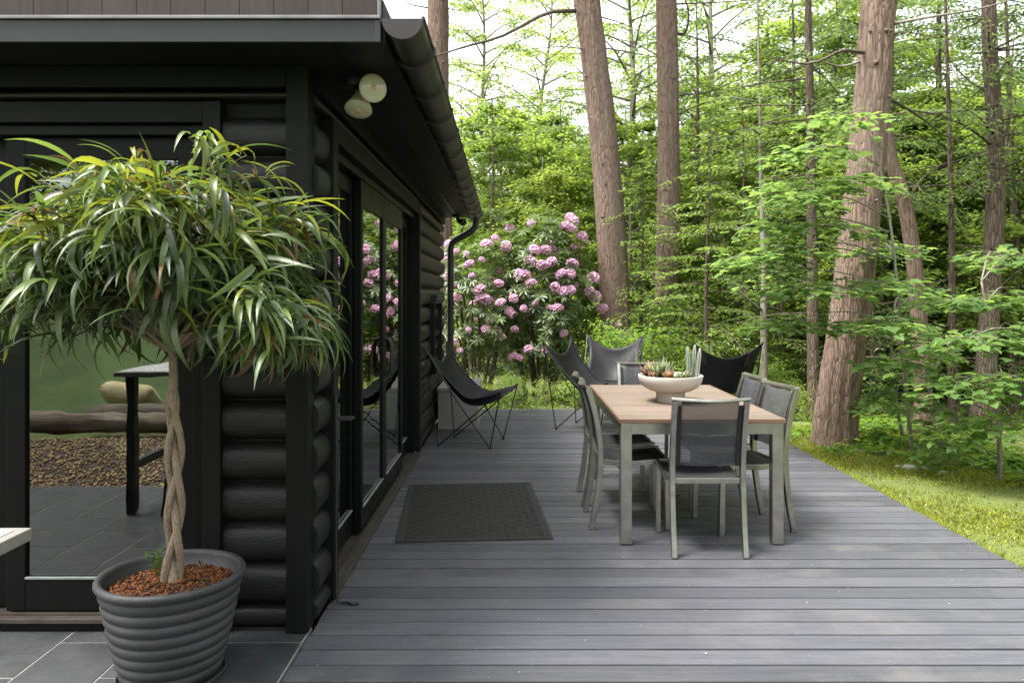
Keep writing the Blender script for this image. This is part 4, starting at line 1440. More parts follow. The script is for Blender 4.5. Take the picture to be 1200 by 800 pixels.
# seedling in the mulch
n = 70
hh = rng.random(n)
az = rng.uniform(0, 2 * np.pi, n)
P = np.c_[0.012 * np.cos(az * 3) + 0.025 * np.cos(az) * hh, 0.012 * np.sin(az * 3) + 0.02 * np.sin(az) * hh, 0.02 + hh * 0.085]
me = leaves_mesh('leaves', P, np.c_[np.cos(az), np.sin(az), np.full(n, 0.5)], np.tile([0, 0, 1.0], (n, 1)), 0.022, 0.013, SH_OVAL)
sg = thing('seedling', 'small bright green seedling sprouting from the mulch left of the trunk', 'seedling', (PX - 0.085, PY + 0.06, 0.372))
link('leaves', me, 'fern', sg)
b_ = MB()
for k in range(5):
    b_.tube([(0.004 * k - 0.008, 0, 0), (0.008 * k - 0.016, 0.004 * (k % 3), 0.10)], 0.0013, 5)
b_.build('stems', 'fern', sg)

# ------------------------------------------------------------------ woods
def gz(x, y):
    return gh(x, y)


def bark_jitter(n, seed, amp=0.045):
    r_ = random.Random(seed)
    ph = [(r_.uniform(0, 6.28), r_.randint(5, 13), r_.uniform(0.5, 1.4)) for _ in range(5)]

    def f(i, j):
        a = 2 * math.pi * j / n
        s_ = sum(math.sin(k_ * a + p_ + i * 0.13 * w_ * math.sin(i * 0.11 + p_)) for p_, k_, w_ in ph)
        return 1 + amp * s_ / 2.2 + 0.012 * math.sin(i * 2.3 + j * 1.9)
    return f


def trunk_path(px_pts, D, seg=60, zbot=None):
    """trunk traced by its lean in the picture, standing at depth D"""
    pts = [at(px, py, D) for px, py in px_pts]
    if zbot is not None:
        p0 = pts[0]
        pts[0] = Vector((p0.x, p0.y, zbot))
    return smooth_path(pts, seg)


def big_pine(label, px_pts, D, r0, r1, dead, seed, barkm='pine_bark', top_z=17.0, flare=0.22, limbs=True):
    r_ = random.Random(seed)
    base_px = px_pts[0]
    b = at(base_px[0], base_px[1], D)
    zb_ = gz(b.x, b.y) - 0.05
    path = trunk_path(px_pts, D, 50, zb_)
    last, prev = path[-1], path[-6]
    d_ = (last - prev).normalized()
    k_ = 14
    for i in range(1, k_ + 1):
        path.append(last + d_ * (top_z - last.z) * i / k_)
    t = thing('pine_tree', label, 'tree', (b.x, b.y, zb_ + 0.05))
    nseg = len(path)
    H_ = path[-1].z - zb_
    rad = []
    for p in path:
        h_ = (p.z - zb_)
        f_ = min(1.0, h_ / 7.0)
        r = r0 + (r1 - r0) * f_
        if h_ > 7:
            r = r1 * max(0.15, 1 - (h_ - 7) / (H_ - 6))
        r *= 1 + flare * math.exp(-h_ / 0.32)
        rad.append(r)
    ns_ = 40
    MB().tube(path, rad, ns_, True, bark_jitter(ns_, seed)).build('trunk', barkm, t, smooth='all', world=True)
    for pl in dead:
        pts = [at(a, b_, D + dd) for a, b_, dd in pl[0]]
        pp = smooth_path(pts, 10)
        MB().tube(pp, [pl[1] * (1 - 0.75 * i / 10) for i in range(11)], 7).build('branch', 'dark_bark' if pl[2] else 'grey_bark', t, smooth='all', world=True)
    # knots where limbs were shed
    for _ in range(10):
        i_ = r_.randint(8, 48)
        a_ = r_.uniform(math.pi, 2 * math.pi)
        c_ = path[i_] + Vector((math.cos(a_), math.sin(a_), 0)) * rad[i_] * 0.93
        o_ = Vector((math.cos(a_), math.sin(a_), 0.15))
        kr = r_.uniform(0.012, 0.028)
        MB().tube([c_ - o_ * 0.02, c_ + o_ * 0.02, c_ + o_ * r_.uniform(0.03, 0.06)], [kr * 1.3, kr, kr * 0.6], 8).build('knot', barkm, t, smooth='all', world=True)
    # living crown, above the frame
    if limbs:
        P_, D_, lb = [], [], MB()
        for i in range(46):
            q = r_.random()
            p = path[min(nseg - 1, 51 + int(q * 13))]
            p = p + Vector((0, 0, r_.uniform(-0.4, 0.4)))
            if p.z < 8.0:
                continue
            a_ = r_.uniform(0, 6.283)
            ln = r_.uniform(1.5, 3.4) * (1.1 - 0.6 * q)
            e_ = p + Vector((math.cos(a_) * ln, math.sin(a_) * ln, r_.uniform(-0.3, 0.6)))
            lb.tube([p, p.lerp(e_, 0.5) + Vector((0, 0, 0.15)), e_], [0.045, 0.03, 0.008], 6)
            for k2 in range(40):
                s_ = r_.uniform(0.25, 1.0)
                P_.append(p.lerp(e_, s_) + Vector((r_.gauss(0, .25), r_.gauss(0, .25), r_.gauss(0, .12))))
                D_.append((math.cos(a_) + r_.gauss(0, .7), math.sin(a_) + r_.gauss(0, .7), r_.gauss(0.1, .4)))
        if P_:
            off = np.array(t.location)
            n_ = len(P_)
            me_ = leaves_mesh('crown', np.array([tuple(p) for p in P_]) - off, D_, np.random.default_rng(seed).normal(size=(n_, 3)), 0.22, 0.07, SH_DIAMOND)
            link('crown', me_, 'hemlock_needle', t)
            lb.build('limbs', barkm, t, smooth='all', world=True)
    return t


big_pine('stout furrowed pine trunk at the right, leaning right beside the lawn edge',
         [(978, 530), (983, 460), (1000, 330), (1013, 210), (1023, 100), (1030, 0), (1036, -90)], 8.2, 0.208, 0.155,
         [([(1012, 62, -.1), (985, 60, -.5), (950, 75, -.8), (900, 68, -1)], 0.022, 1), ([(1046, 28, -.1), (1090, 20, -.4), (1150, 10, -.7), (1210, -8, -.9)], 0.018, 0),
          ([(1010, 72, 0), (985, 78, -.2), (960, 72, -.4), (930, 78, -.6)], 0.014, 0), ([(1046, 118, 0), (1075, 135, .3), (1110, 160, .5), (1150, 170, .8)], 0.016, 1),
          ([(1000, -10, 0), (985, -2, -.2), (970, -5, -.3)], 0.03, 0), ([(957, 480, -.2), (952, 495, -.25), (957, 512, -.25)], 0.007, 0)], 3)
big_pine('tall reddish pine trunk leaning left, just right of the pink rhododendron',
         [(724, 470), (721, 360), (713, 230), (702, 115), (687, 0), (672, -90)], 12.5, 0.245, 0.20,
         [([(674, 13, -.1), (640, 16, -.6), (590, 42, -1.2), (545, 55, -1.7), (508, 67, -2.2)], 0.035, 1), ([(700, 55, 0), (740, 62, .2), (775, 68, .4)], 0.014, 1),
          ([(704, 20, 0), (730, 28, .2), (768, 45, .2)], 0.012, 1), ([(695, 60, 0), (660, 55, -.3), (620, 58, -.6), (560, 66, -.8)], 0.010, 1),
          ([(690, 30, 0), (650, 65, .2), (610, 85, .3)], 0.008, 1)], 5)
big_pine('straight pine trunk behind the bowl, right of the leaning reddish pine',
         [(780, 470), (780, 380), (783, 250), (783, 120), (781, 0), (780, -90)], 13.5, 0.205, 0.18,
         [([(790, 40, 0), (803, 38, -.1), (807, 15, -.2), (800, -8, -.3)], 0.03, 1), ([(793, 112, 0), (830, 108, .2), (870, 92, .3), (905, 80, .5)], 0.018, 1),
          ([(793, 135, 0), (815, 125, .3), (850, 112, .5)], 0.012, 1), ([(770, 65, 0), (740, 50, .2), (700, 40, .3)], 0.012, 1),
          ([(793, 5, 0), (840, 3, -.3), (890, 0, -.6)], 0.016, 1), ([(783, 70, -.2), (776, 100, -.3), (800, 130, -.4)], 0.007, 0)], 8)
big_pine('pale pine trunk rising behind the roof edge and gutter',
         [(520, 478), (517, 300), (514, 120), (513, 0), (512, -90)], 14.0, 0.22, 0.185,
         [([(505, 10, 0), (480, 5, -.3), (465, -4, -.6)], 0.014, 1), ([(522, 10, 0), (545, 12, -.2), (570, 0, -.4)], 0.01, 1), ([(523, 28, 0), (545, 24, -.2)], 0.008, 1)], 12)


def thin_tree(label, px_pts, D, r0, r1, seed, barkm='dark_bark', extra=(), crown=None):
    b = at(px_pts[0][0], px_pts[0][1], D)
    zb_ = gz(b.x, b.y) - 0.03
    path = trunk_path(px_pts, D, 30, zb_)
    t = thing('slender_tree', label, 'tree', (b.x, b.y, zb_ + 0.03))
    lead = (path[-1] - path[-4]).normalized()
    k_ = len(path)
    full = list(path)
    for q in range(1, 9):
        full.append(path[-1] + lead * (0.5 * q))
    MB().tube(full, [(r0 + (r1 - r0) * i / (k_ - 1) + r0 * 0.3 * math.exp(-i * 0.6)) if i < k_ else r1 * (1 - (i - k_ + 1) / 8.6) for i in range(k_ + 8)], 14, True, bark_jitter(14, seed, 0.06)).build('trunk', barkm, t, smooth='all', world=True)
    r_ = random.Random(seed)
    for pl, rr_ in extra:
        pp = smooth_path([at(a, b_, D + dd) for a, b_, dd in pl], 9)
        MB().tube(pp, [rr_ * (1 - 0.8 * i / 9) for i in range(10)], 6).build('branch', barkm, t, smooth='all', world=True)
    if crown:
        P_, D_ = [], []
        tw = MB()
        for _ in range(crown[0]):
            i_ = r_.randint(int(k_ * crown[1]), k_ + 6)
            p = full[i_]
            a_ = r_.uniform(0, 6.283)
            ln = r_.uniform(0.5, crown[2])
            e_ = p + Vector((math.cos(a_) * ln, math.sin(a_) * ln, r_.uniform(-0.35, 0.15)))
            tw.tube([p, p.lerp(e_, .5) + Vector((0, 0, .06)), e_], [0.014, 0.009, 0.003], 5)
            for k2 in range(70):
                s_ = r_.uniform(0.15, 1.0)
                P_.append(tuple(p.lerp(e_, s_) + Vector((r_.gauss(0, .12), r_.gauss(0, .12), r_.gauss(0, .04) - .03))))
                D_.append((math.cos(a_) + r_.gauss(0, .8), math.sin(a_) + r_.gauss(0, .8), r_.gauss(-.15, .2)))
        n_ = len(P_)
        me_ = leaves_mesh('crown', np.array(P_) - np.array(t.location), D_, np.tile([0, 0, 1.0], (n_, 1)) + np.random.default_rng(seed).normal(size=(n_, 3)) * 0.35, 0.095, 0.026, SH_DIAMOND)
        link('crown', me_, crown[3], t)
        stuff(tw.build('twigs', barkm, t, smooth='all', world=True))
    return t


thin_tree('crooked brown tree trunk just right of the stout pine', [(1083, 540), (1080, 430), (1072, 320), (1060, 240), (1042, 180), (1030, 90)], 9.3, 0.105, 0.07, 21, 'pine_bark',
          [([(1060, 240, 0), (1085, 205, .3), (1110, 190, .5)], 0.02)], (12, .7, 1.2, 'hemlock_needle'))
thin_tree('dark trunk near the right edge with hemlock boughs', [(1150, 552), (1158, 400), (1166, 260), (1167, 160), (1160, 60), (1158, -60)], 9.4, 0.13, 0.075, 22, 'dark_bark',
          [([(1162, 170, 0), (1135, 150, -.3), (1100, 135, -.6), (1060, 128, -.9)], 0.02), ([(1165, 200, 0), (1190, 190, -.2), (1230, 175, -.4)], 0.018), ([(1163, 110, 0), (1130, 90, .2), (1090, 40, .3)], 0.018),
           ([(1160, 350, 0), (1190, 320, -.3), (1215, 310, -.4)], 0.012), ([(1165, 240, 0), (1130, 215, .3), (1095, 200, .6)], 0.014)], (44, .42, 1.6, 'hemlock_needle'))
thin_tree('thin dark straight trunk between the crooked tree and the right edge', [(1117, 548), (1115, 430), (1116, 300), (1113, 180)], 9.8, 0.05, 0.03, 23, 'dark_bark', (), (26, .35, 1.3, 'hemlock_needle'))
thin_tree('dark slender trunk left of the stout pine', [(955, 525), (953, 420), (952, 300), (950, 180), (948, 60)], 10.2, 0.085, 0.05, 24, 'dark_bark', [([(952, 200, 0), (915, 180, -.3), (870, 170, -.6)], 0.014)], (40, .25, 1.5, 'hemlock_needle'))
thin_tree('short dark stem in the shade right of the stout pine base', [(1022, 530), (1022, 480), (1023, 420), (1020, 330)], 10.5, 0.045, 0.03, 25, 'dark_bark', (), (16, .4, 1.1, 'hemlock_needle'))
thin_tree('thin pale dead sapling with a forked bare branch behind the right chairs', [(896, 462), (895, 380), (895, 300), (892, 215), (890, 120)], 10.6, 0.055, 0.02, 26, 'grey_bark',
          [([(895, 365, 0), (870, 345, -.2), (848, 322, -.3), (842, 303, -.35)], 0.02), ([(895, 358, 0), (912, 362, .2), (925, 368, .3)], 0.01), ([(872, 347, -.15), (868, 335, -.2), (885, 338, -.2)], 0.008)], (14, .7, 1.0, 'hemlock_young'))
thin_tree('dark leaning trunk at the far right behind the maple sprays', [(1142, 552), (1152, 480), (1160, 430), (1164, 380)], 10.4, 0.12, 0.07, 27, 'dark_bark')
thin_tree('thin dark trunk closest to the right edge of the picture', [(1188, 556), (1187, 450), (1190, 330), (1186, 200)], 10.6, 0.075, 0.04, 28, 'dark_bark', (), (26, .3, 1.4, 'hemlock_needle'))


def maple_sapling(label, stem_px, D, sprays, seed, n_obj, leaf_size=0.098, matn='maple_leaf'):
    """pale stem with flat tiers of lobed leaves"""
    r_ = random.Random(seed)
    g_ = np.random.default_rng(seed)
    b = at(stem_px[0][0], stem_px[0][1], D)
    zb_ = gz(b.x, b.y) - 0.02
    path = trunk_path(stem_px, D, 24, zb_)
    t = thing('maple_sapling', label, 'sapling', (b.x, b.y, zb_ + 0.02))
    off = Vector(t.location)
    MB().tube(path, [0.022 - 0.014 * i / 24 for i in range(25)], 8).build('stem', 'grey_bark', t, smooth='all', world=True)
    tw = MB()
    seats = []
    for (px, py, dd, rx, ry, cnt) in sprays:
        c_ = at(px, py, D + dd)
        # the twig leaves the stem a little lower than the tier
        k_ = min(range(25), key=lambda i: abs(path[i].z - (c_.z - 0.1)))
        tw.tube(smooth_path([path[k_], path[k_].lerp(c_, 0.5) + Vector((0, 0, 0.10)), c_], 8), [0.008 - 0.005 * i / 8 for i in range(9)], 6)
        for _ in range(int(cnt * 1.6)):
            a_, q = r_.uniform(0, 6.283), math.sqrt(r_.random())
            p = c_ + Vector((math.cos(a_) * q * rx, math.sin(a_) * q * rx * 0.9, r_.gauss(0, 0.035) - 0.10 * q * q * ry))
            seats.append((p, a_ + r_.gauss(0, 0.6), r_.gauss(-0.12, 0.16), r_.uniform(0.75, 1.2) * leaf_size))
        for _ in range(max(3, cnt // 9)):
            a_ = r_.uniform(0, 6.283)
            e_ = c_ + Vector((math.cos(a_) * rx * 0.9, math.sin(a_) * rx * 0.8, -0.05 * ry))
            tw.tube([c_, c_.lerp(e_, 0.5) + Vector((0, 0, 0.03)), e_], [0.0035, 0.0025, 0.0012], 4)
    stuff(tw.build('twigs', 'grey_bark', t, smooth='all', world=True))
    seats.sort(key=lambda s_: s_[0].y)
    lm1 = leaves_mesh('leaf', [(0, 0, 0)], [(0, 1, 0)], [(0, 0, 1)], [1.0], [1.05], SH_MAPLE)
    lm1.materials.append(MATS[matn])
    for p, a_, pt, L_ in seats[:n_obj]:
        o_ = link('leaf', lm1, None, t, p - off)
        o_.rotation_euler = (pt, r_.gauss(0, 0.2), a_ - math.pi / 2)
        o_.scale = (L_, L_, L_)
    rest = seats[n_obj:]
    if rest:
        n_ = len(rest)
        P_ = np.array([tuple(s_[0] - off) for s_ in rest])
        D_ = np.array([(math.cos(s_[1]) * math.cos(s_[2]), math.sin(s_[1]) * math.cos(s_[2]), math.sin(s_[2])) for s_ in rest])
        L_ = np.array([s_[3] for s_ in rest])
        stuff(link('leaves', leaves_mesh('leaves', P_, D_, np.tile([0, 0, 1.0], (n_, 1)) + g_.normal(size=(n_, 3)) * 0.2, L_, L_ * 1.05, SH_MAPLE), matn, t))
    return t


maple_sapling('maple sapling with tiers of bright leaves in front of the stout pine', [(1072, 552), (1062, 460), (1052, 340), (1040, 240), (1020, 150)], 7.35,
              [(940, 215, -.2, .5, 1, 90), (890, 300, -.1, .45, 1, 90), (925, 375, -.2, .40, 1, 80), (985, 135, -.2, .42, 1, 60), (950, 175, -.3, .45, 1, 70), (935, 232, -.5, .42, 1, 70), (965, 265, -.3, .50, 1, 90), (925, 290, -.5, .36, 1, 60), (955, 335, -.4, .48, 1, 90), (900, 262, -.1, .36, 1, 50),
               (1035, 375, -.6, .42, 1, 80), (1045, 420, -.6, .36, 1, 60), (1045, 330, -.4, .40, 1, 70), (1000, 210, -.3, .42, 1, 70), (1050, 460, -.5, .3, 1, 40),
               (1030, 290, .3, .45, 1, 70), (1095, 350, .1, .40, 1, 60), (905, 320, .2, .4, 1, 60)], 41, 150)
maple_sapling('maple sapling spreading leafy tiers low at the right edge', [(1172, 566), (1170, 480), (1163, 400), (1150, 330)], 6.6,
              [(1130, 395, -.3, .42, 1, 70), (1175, 440, -.4, .45, 1, 80), (1125, 450, -.4, .38, 1, 60), (1190, 385, -.2, .42, 1, 60), (1190, 345, 0, .45, 1, 70), (1120, 500, -.2, .30, 1, 40), (1185, 490, -.5, .35, 1, 50),
               (1105, 480, 0, .33, 1, 40), (1150, 350, .2, .40, 1, 60), (1200, 300, .2, .45, 1, 60), (1165, 295, .4, .35, 1, 40), (1098, 520, .1, .22, 1, 26)], 42, 150)
maple_sapling('slim maple sapling with sparse leaves left of the crooked trunk', [(1062, 545), (1052, 480), (1044, 420), (1050, 350)], 8.2,
              [(1030, 470, -.2, .30, 1, 40), (1075, 440, -.1, .32, 1, 40), (1010, 440, .1, .30, 1, 36), (1060, 380, 0, .35, 1, 46), (1090, 410, .2, .32, 1, 40)], 43, 0)


# -- templates for the deeper woods; each placement is a copy with its own size and turn
def hemlock_template(name, H, Lmax, seed, matn, step=0.14, quad=(0.135, 0.042), z_lo=0.5, gap=0.10):
    r_ = random.Random(seed)
    g_ = np.random.default_rng(seed)
    t = thing(name, 'x', 'tree')
    pts = [(0.05 * math.sin(z * 0.8), 0.05 * math.cos(z * 0.6), z) for z in np.linspace(-0.1, H, 22)]
    MB().tube(pts, [0.011 * H * max(0.0, 1 - i / 21) ** 1.15 + 0.004 for i in range(22)], 9).build('trunk', 'dark_bark', t, smooth='all')
    P_, D_ = [], []
    lb = MB()
    z = z_lo
    a_ = 0.0
    while z < H - 0.02:
        a_ += 2.39996 + r_.gauss(0, 0.25)
        u = z / H
        ln = Lmax * (0.35 + 0.65 * (1 - u) ** 0.7) * r_.uniform(0.6, 1.1) * min(1.0, (1 - u) * 3.5 + 0.22)
        dx, dy = math.cos(a_), math.sin(a_)
        rise, drop = r_.uniform(0.05, 0.3), r_.uniform(0.25, 0.5)
        prev = None
        nst = max(3, int(ln / gap))
        bp = []
        for k_ in range(nst + 1):
            s_ = k_ / nst
            p = np.array([dx * ln * s_, dy * ln * s_, z + ln * (rise * s_ - drop * s_ * s_)])
            bp.append(tuple(p))
            if s_ > 0.15:
                for side in (-1, 1):
                    tl = ln * 0.30 * (1.05 - 0.75 * s_) * r_.uniform(0.6, 1.2) + 0.05
                    ang = math.atan2(dy, dx) + side * r_.uniform(0.7, 1.1)
                    nq = max(2, int(tl / 0.055))
                    for q in range(nq):
                        w_ = (q + 0.4) / nq
                        pp = p + np.array([math.cos(ang) * tl * w_, math.sin(ang) * tl * w_, -0.10 * tl * w_ * w_ - 0.01])
                        a2 = ang + (0.65 if q % 2 else -0.65) + r_.gauss(0, 0.2)
                        P_.append(pp)
                        D_.append((math.cos(a2), math.sin(a2), r_.gauss(-0.22, 0.18)))
        lb.tube(bp[::2] + [bp[-1]], [0.018 * (1 - u) + 0.004] + [0.008] * (len(bp[::2]) - 1) + [0.002], 5)
        z += step * r_.uniform(0.6, 1.5)
    n_ = len(P_)
    me_ = leaves_mesh('crown', np.array(P_), D_, np.tile([0, 0, 1.0], (n_, 1)) + g_.normal(size=(n_, 3)) * 0.35, g_.uniform(0.7, 1.2, n_) * quad[0], g_.uniform(0.7, 1.2, n_) * quad[1], SH_DIAMOND, g_.random(n_))
    link('crown', me_, matn, t)
    stuff(lb.build('limbs', 'dark_bark', t, smooth='all'))
    return t


def broad_template(name, H, Rc, seed, matn, n_l=24, n_t=11, n_leaf=22, ls=0.115, z_lo=0.22, barkm='grey_bark', flat=0.35):
    r_ = random.Random(seed)
    g_ = np.random.default_rng(seed)
    t = thing(name, 'x', 'tree')
    wob = [r_.uniform(0, 6.28) for _ in range(2)]
    f_tr = lambda z: Vector((0.10 * H * 0.12 * math.sin(z * 0.9 + wob[0]), 0.10 * H * 0.12 * math.sin(z * 0.7 + wob[1]), z))
    pts = [f_tr(z) for z in np.linspace(-0.1, H * 0.95, 20)]
    MB().tube(pts, [0.011 * H * (1 - 0.92 * i / 19) + 0.004 for i in range(20)], 9).build('trunk', barkm, t, smooth='all')
    lb = MB()
    P_, D_ = [], []
    for i in range(n_l):
        u = z_lo + (1 - z_lo) * (i + r_.random()) / n_l
        z = H * u * 0.95
        a_ = i * 2.39996 + r_.gauss(0, 0.3)
        ln = Rc * (1.0 - 0.75 * max(0, (u - 0.35) / 0.65) ** 1.6) * r_.uniform(0.6, 1.1)
        p0 = f_tr(z * 0.92)
        e_ = p0 + Vector((math.cos(a_) * ln, math.sin(a_) * ln, ln * r_.uniform(0.1, 0.55)))
        bp = smooth_path([p0, p0.lerp(e_, 0.5) + Vector((0, 0, 0.08 * ln)), e_], 8)
        lb.tube(bp, [0.004 * H * (1 - u * 0.6) * (1 - 0.85 * k_ / 8) + 0.003 for k_ in range(9)], 6)
        for j in range(n_t):
            s_ = bp[r_.randint(3, 8)]
            a2 = a_ + r_.gauss(0, 1.0)
            tl = r_.uniform(0.25, 0.62) * max(0.5, Rc / 2.2)
            te = s_ + Vector((math.cos(a2) * tl, math.sin(a2) * tl, r_.gauss(0.02, 0.16)))
            lb.tube([s_, s_.lerp(te, .5) + Vector((0, 0, .03)), te], [0.006, 0.004, 0.0015], 4)
            for k_ in range(n_leaf):
                w_ = r_.uniform(0.1, 1.05)
                p = s_.lerp(te, w_) + Vector((r_.gauss(0, .11), r_.gauss(0, .11), r_.gauss(0, .045)))
                P_.append(tuple(p))
                a3 = a2 + r_.gauss(0, 0.9)
                D_.append((math.cos(a3), math.sin(a3), r_.gauss(-0.2, 0.3)))
    n_ = len(P_)
    me_ = leaves_mesh('crown', np.array(P_), D_, np.tile([0, 0, 1.0], (n_, 1)) + g_.normal(size=(n_, 3)) * flat, g_.uniform(0.65, 1.25, n_) * ls, g_.uniform(0.65, 1.2, n_) * ls * 0.62, SH_DIAMOND, g_.random(n_))
    link('crown', me_, matn, t)
    stuff(lb.build('limbs', barkm, t, smooth='all'))
    return t


TPL = {
    'hem_a': hemlock_template('hemlock_tree', 10.0, 2.6, 51, 'hemlock_needle'),
    'hem_b': hemlock_template('hemlock_tree', 8.0, 2.2, 52, 'hemlock_needle'),
    'hem_y': hemlock_template('young_hemlock', 4.2, 1.5, 53, 'hemlock_young', step=0.085, quad=(0.10, 0.030), z_lo=0.3, gap=0.08),
    'brd_a': broad_template('broadleaf_tree', 9.0, 2.6, 54, 'broad_leaf', 36, 16, 34),
    'brd_b': broad_template('broadleaf_tree', 7.0, 2.2, 55, 'broad_leaf', 32, 15, 34),
    'brd_y': broad_template('broadleaf_tree', 6.0, 2.0, 56, 'yellow_leaf', 30, 15, 32, z_lo=0.12),
    'brd_s': broad_template('broadleaf_tree', 13.0, 3.0, 59, 'broad_leaf', 46, 10, 17, 0.115, 0.25),
    'shr_a': broad_template('woodland_shrub', 1.5, 0.8, 57, 'fern', 16, 8, 16, 0.075, 0.1),
    'shr_b': broad_template('woodland_shrub', 1.2, 0.7, 58, 'yellow_leaf', 14, 8, 16, 0.06, 0.1),
}
USED = {k: False for k in TPL}
# kind, px, D, scale, label
PLACE = [
    ('hem_y', 832, 11.6, 1.0, 'feathery young hemlock behind the bowl and the black chair'),
    ('hem_y', 752, 12.6, 0.95, 'feathery young hemlock between the two tall pine trunks'),
    ('hem_y', 912, 12.2, 0.92, 'feathery young hemlock left of the dark slender trunk'),
    ('hem_y', 868, 13.4, 1.35, 'taller light-green hemlock behind the right-hand dining chairs'),
    ('brd_b', 588, 17.5, 0.95, 'leafy tree above the rhododendron beside the downspout'),
    ('brd_y', 640, 16.0, 0.80, 'yellow-green tree behind the middle of the rhododendron'),
    ('hem_b', 655, 18.5, 0.90, 'slim hemlock left of the leaning reddish pine'),
    ('hem_a', 1105, 13.5, 1.05, 'dark hemlock filling the upper right behind the crooked trunk'),
    ('hem_a', 1215, 12.5, 1.0, 'dark hemlock cut by the right edge of the picture'),
    ('hem_b', 925, 15.5, 1.15, 'hemlock rising between the straight pine and the stout pine'),
    ('brd_a', 852, 19.0, 0.85, 'loose leafy tree right of the straight pine'),
    ('brd_y', 1010, 14.5, 0.9, 'yellow-green tree glowing behind the stout pine'),
    ('brd_y', 1150, 16.0, 0.85, 'yellow-green tree glowing behind the trunks at the right edge'),
    ('hem_b', 540, 19.0, 0.95, 'dark hemlock seen between the downspout and the gutter end'),
]
PLACE += [
    ('brd_b', 620, 19.5, 1.05, 'leafy tree whose top shows against the sky left of the leaning pine'),
    ('hem_b', 700, 20.5, 1.05, 'hemlock directly behind the leaning reddish pine'),
    ('hem_b', 815, 16.0, 1.10, 'hemlock just right of the straight pine'),
    ('brd_b', 735, 15.5, 0.85, 'leafy tree in the gap between the two tall pines'),
    ('hem_a', 1040, 12.5, 0.95, 'dark hemlock directly behind the stout pine'),
    ('hem_b', 575, 16.0, 0.80, 'hemlock rising above the rhododendron near the downspout'),
    ('brd_a', 985, 17.0, 1.1, 'tall leafy tree filling the top left of the stout pine'),
]
PLACE += [
    ('brd_s', 565, 21.0, 0.88, 'tall airy leafy tree against the sky beside the gutter end'),
    ('brd_s', 640, 25.0, 1.0, 'tall airy leafy tree against the sky left of the leaning pine'),
    ('brd_s', 740, 20.0, 1.0, 'tall airy leafy tree seen between the two tall pine trunks'),
    ('brd_s', 835, 21.0, 1.05, 'tall airy leafy tree just right of the straight pine'),
    ('hem_a', 760, 24.0, 1.15, 'tall hemlock far behind the gap between the two pines'),
    ('brd_b', 1035, 12.2, 0.72, 'broad-leaved tree with light leaves close behind the stout pine'),
    ('brd_b', 1125, 12.0, 0.78, 'broad-leaved tree behind the thin straight trunk at the right'),
    ('brd_y', 1195, 11.6, 0.75, 'light yellow-green tree at the right edge of the picture'),
    ('brd_b', 905, 14.2, 0.80, 'broad-leaved tree left of the stout pine behind the right-hand chairs'),
    ('brd_y', 960, 12.6, 0.62, 'small light-leaved tree just left of the stout pine'),
]
deep = []
rd = random.Random(99)
for px, D, k in ((480, 21, 'brd_a'), (560, 23, 'brd_b'), (612, 24, 'hem_b'), (690, 22, 'brd_y'), (725, 20, 'brd_b'), (745, 26, 'hem_b'), (790, 19, 'brd_y'), (815, 24, 'brd_a'), (880, 22, 'brd_b'),
                 (905, 27, 'brd_a'), (960, 19, 'hem_a'), (975, 25, 'brd_y'), (1045, 18.5, 'brd_a'), (1060, 24, 'hem_a'), (1090, 20, 'brd_y'), (1130, 22, 'brd_a'), (1180, 19, 'hem_a'), (1210, 24, 'brd_a'), (1255, 17, 'brd_a'), (1290, 14, 'hem_a'),
                 (1330, 20, 'brd_b'), (1400, 16, 'brd_a'), (500, 29, 'brd_y'), (590, 30, 'brd_y'), (660, 31, 'brd_a'), (710, 30, 'hem_b'), (770, 32, 'brd_y'), (850, 31, 'hem_b'), (930, 33, 'brd_y'), (1020, 31, 'brd_a'), (1110, 32, 'brd_y'), (1190, 31, 'brd_a'), (1270, 30, 'hem_a'),
                 (440, 26, 'brd_a'), (380, 24, 'hem_b'), (320, 27, 'brd_b')):
    lim_h = {True: 0.86, False: 0.98}[px < 800]
    s_ = rd.uniform(0.85, 1.1) * lim_h * (1.0 + 0.012 * (D - 18))
    deep.append((k, px, D, s_, {'hem': 'dark hemlock standing deep in the woods beyond the deck', 'brd': 'yellow-green leafy tree standing deep in the woods' if k == 'brd_y' else 'mid-green leafy tree standing deep in the woods'}[k[:3]]))
# beside and behind the deck, beyond the frame: they shade the place and show mirrored in the glass
side = [('brd_a', 7.9, 3.2, 1.0), ('hem_a', 8.8, 0.5, 1.0), ('brd_a', 7.8, -3.5, 1.0), ('hem_a', 4.0, -10.5, 1.0), ('brd_a', -1.5, -13.0, 0.9), ('brd_a', -7.5, -14.5, 0.9), ('hem_a', -13, -13, 0.9), ('brd_b', -15.5, -4.0, 0.9), ('brd_a', 9.6, 6.2, 1.0),
        ('hem_a', -10.0, -13.0, 0.95), ('brd_a', -12.2, -12.0, 0.9), ('brd_b', -8.3, -12.2, 1.1), ('brd_y', -14.5, -14.0, 1.2), ('hem_a', -6.0, -16.0, 1.0)]


def place(k, x, y, s_, lab, group):
    o = TPL[k] if not USED[k] else copy_tree(TPL[k])
    USED[k] = True
    o.location = (x, y, gz(x, y) - 0.02)
    o.rotation_euler = (0, 0, rd.uniform(0, 6.283))
    o.scale = (s_ * rd.uniform(0.92, 1.08), s_ * rd.uniform(0.92, 1.08), s_)
    o['label'] = lab
    o['group'] = group
    if o.name.startswith('woodland'):
        o['category'] = 'shrub'
    return o


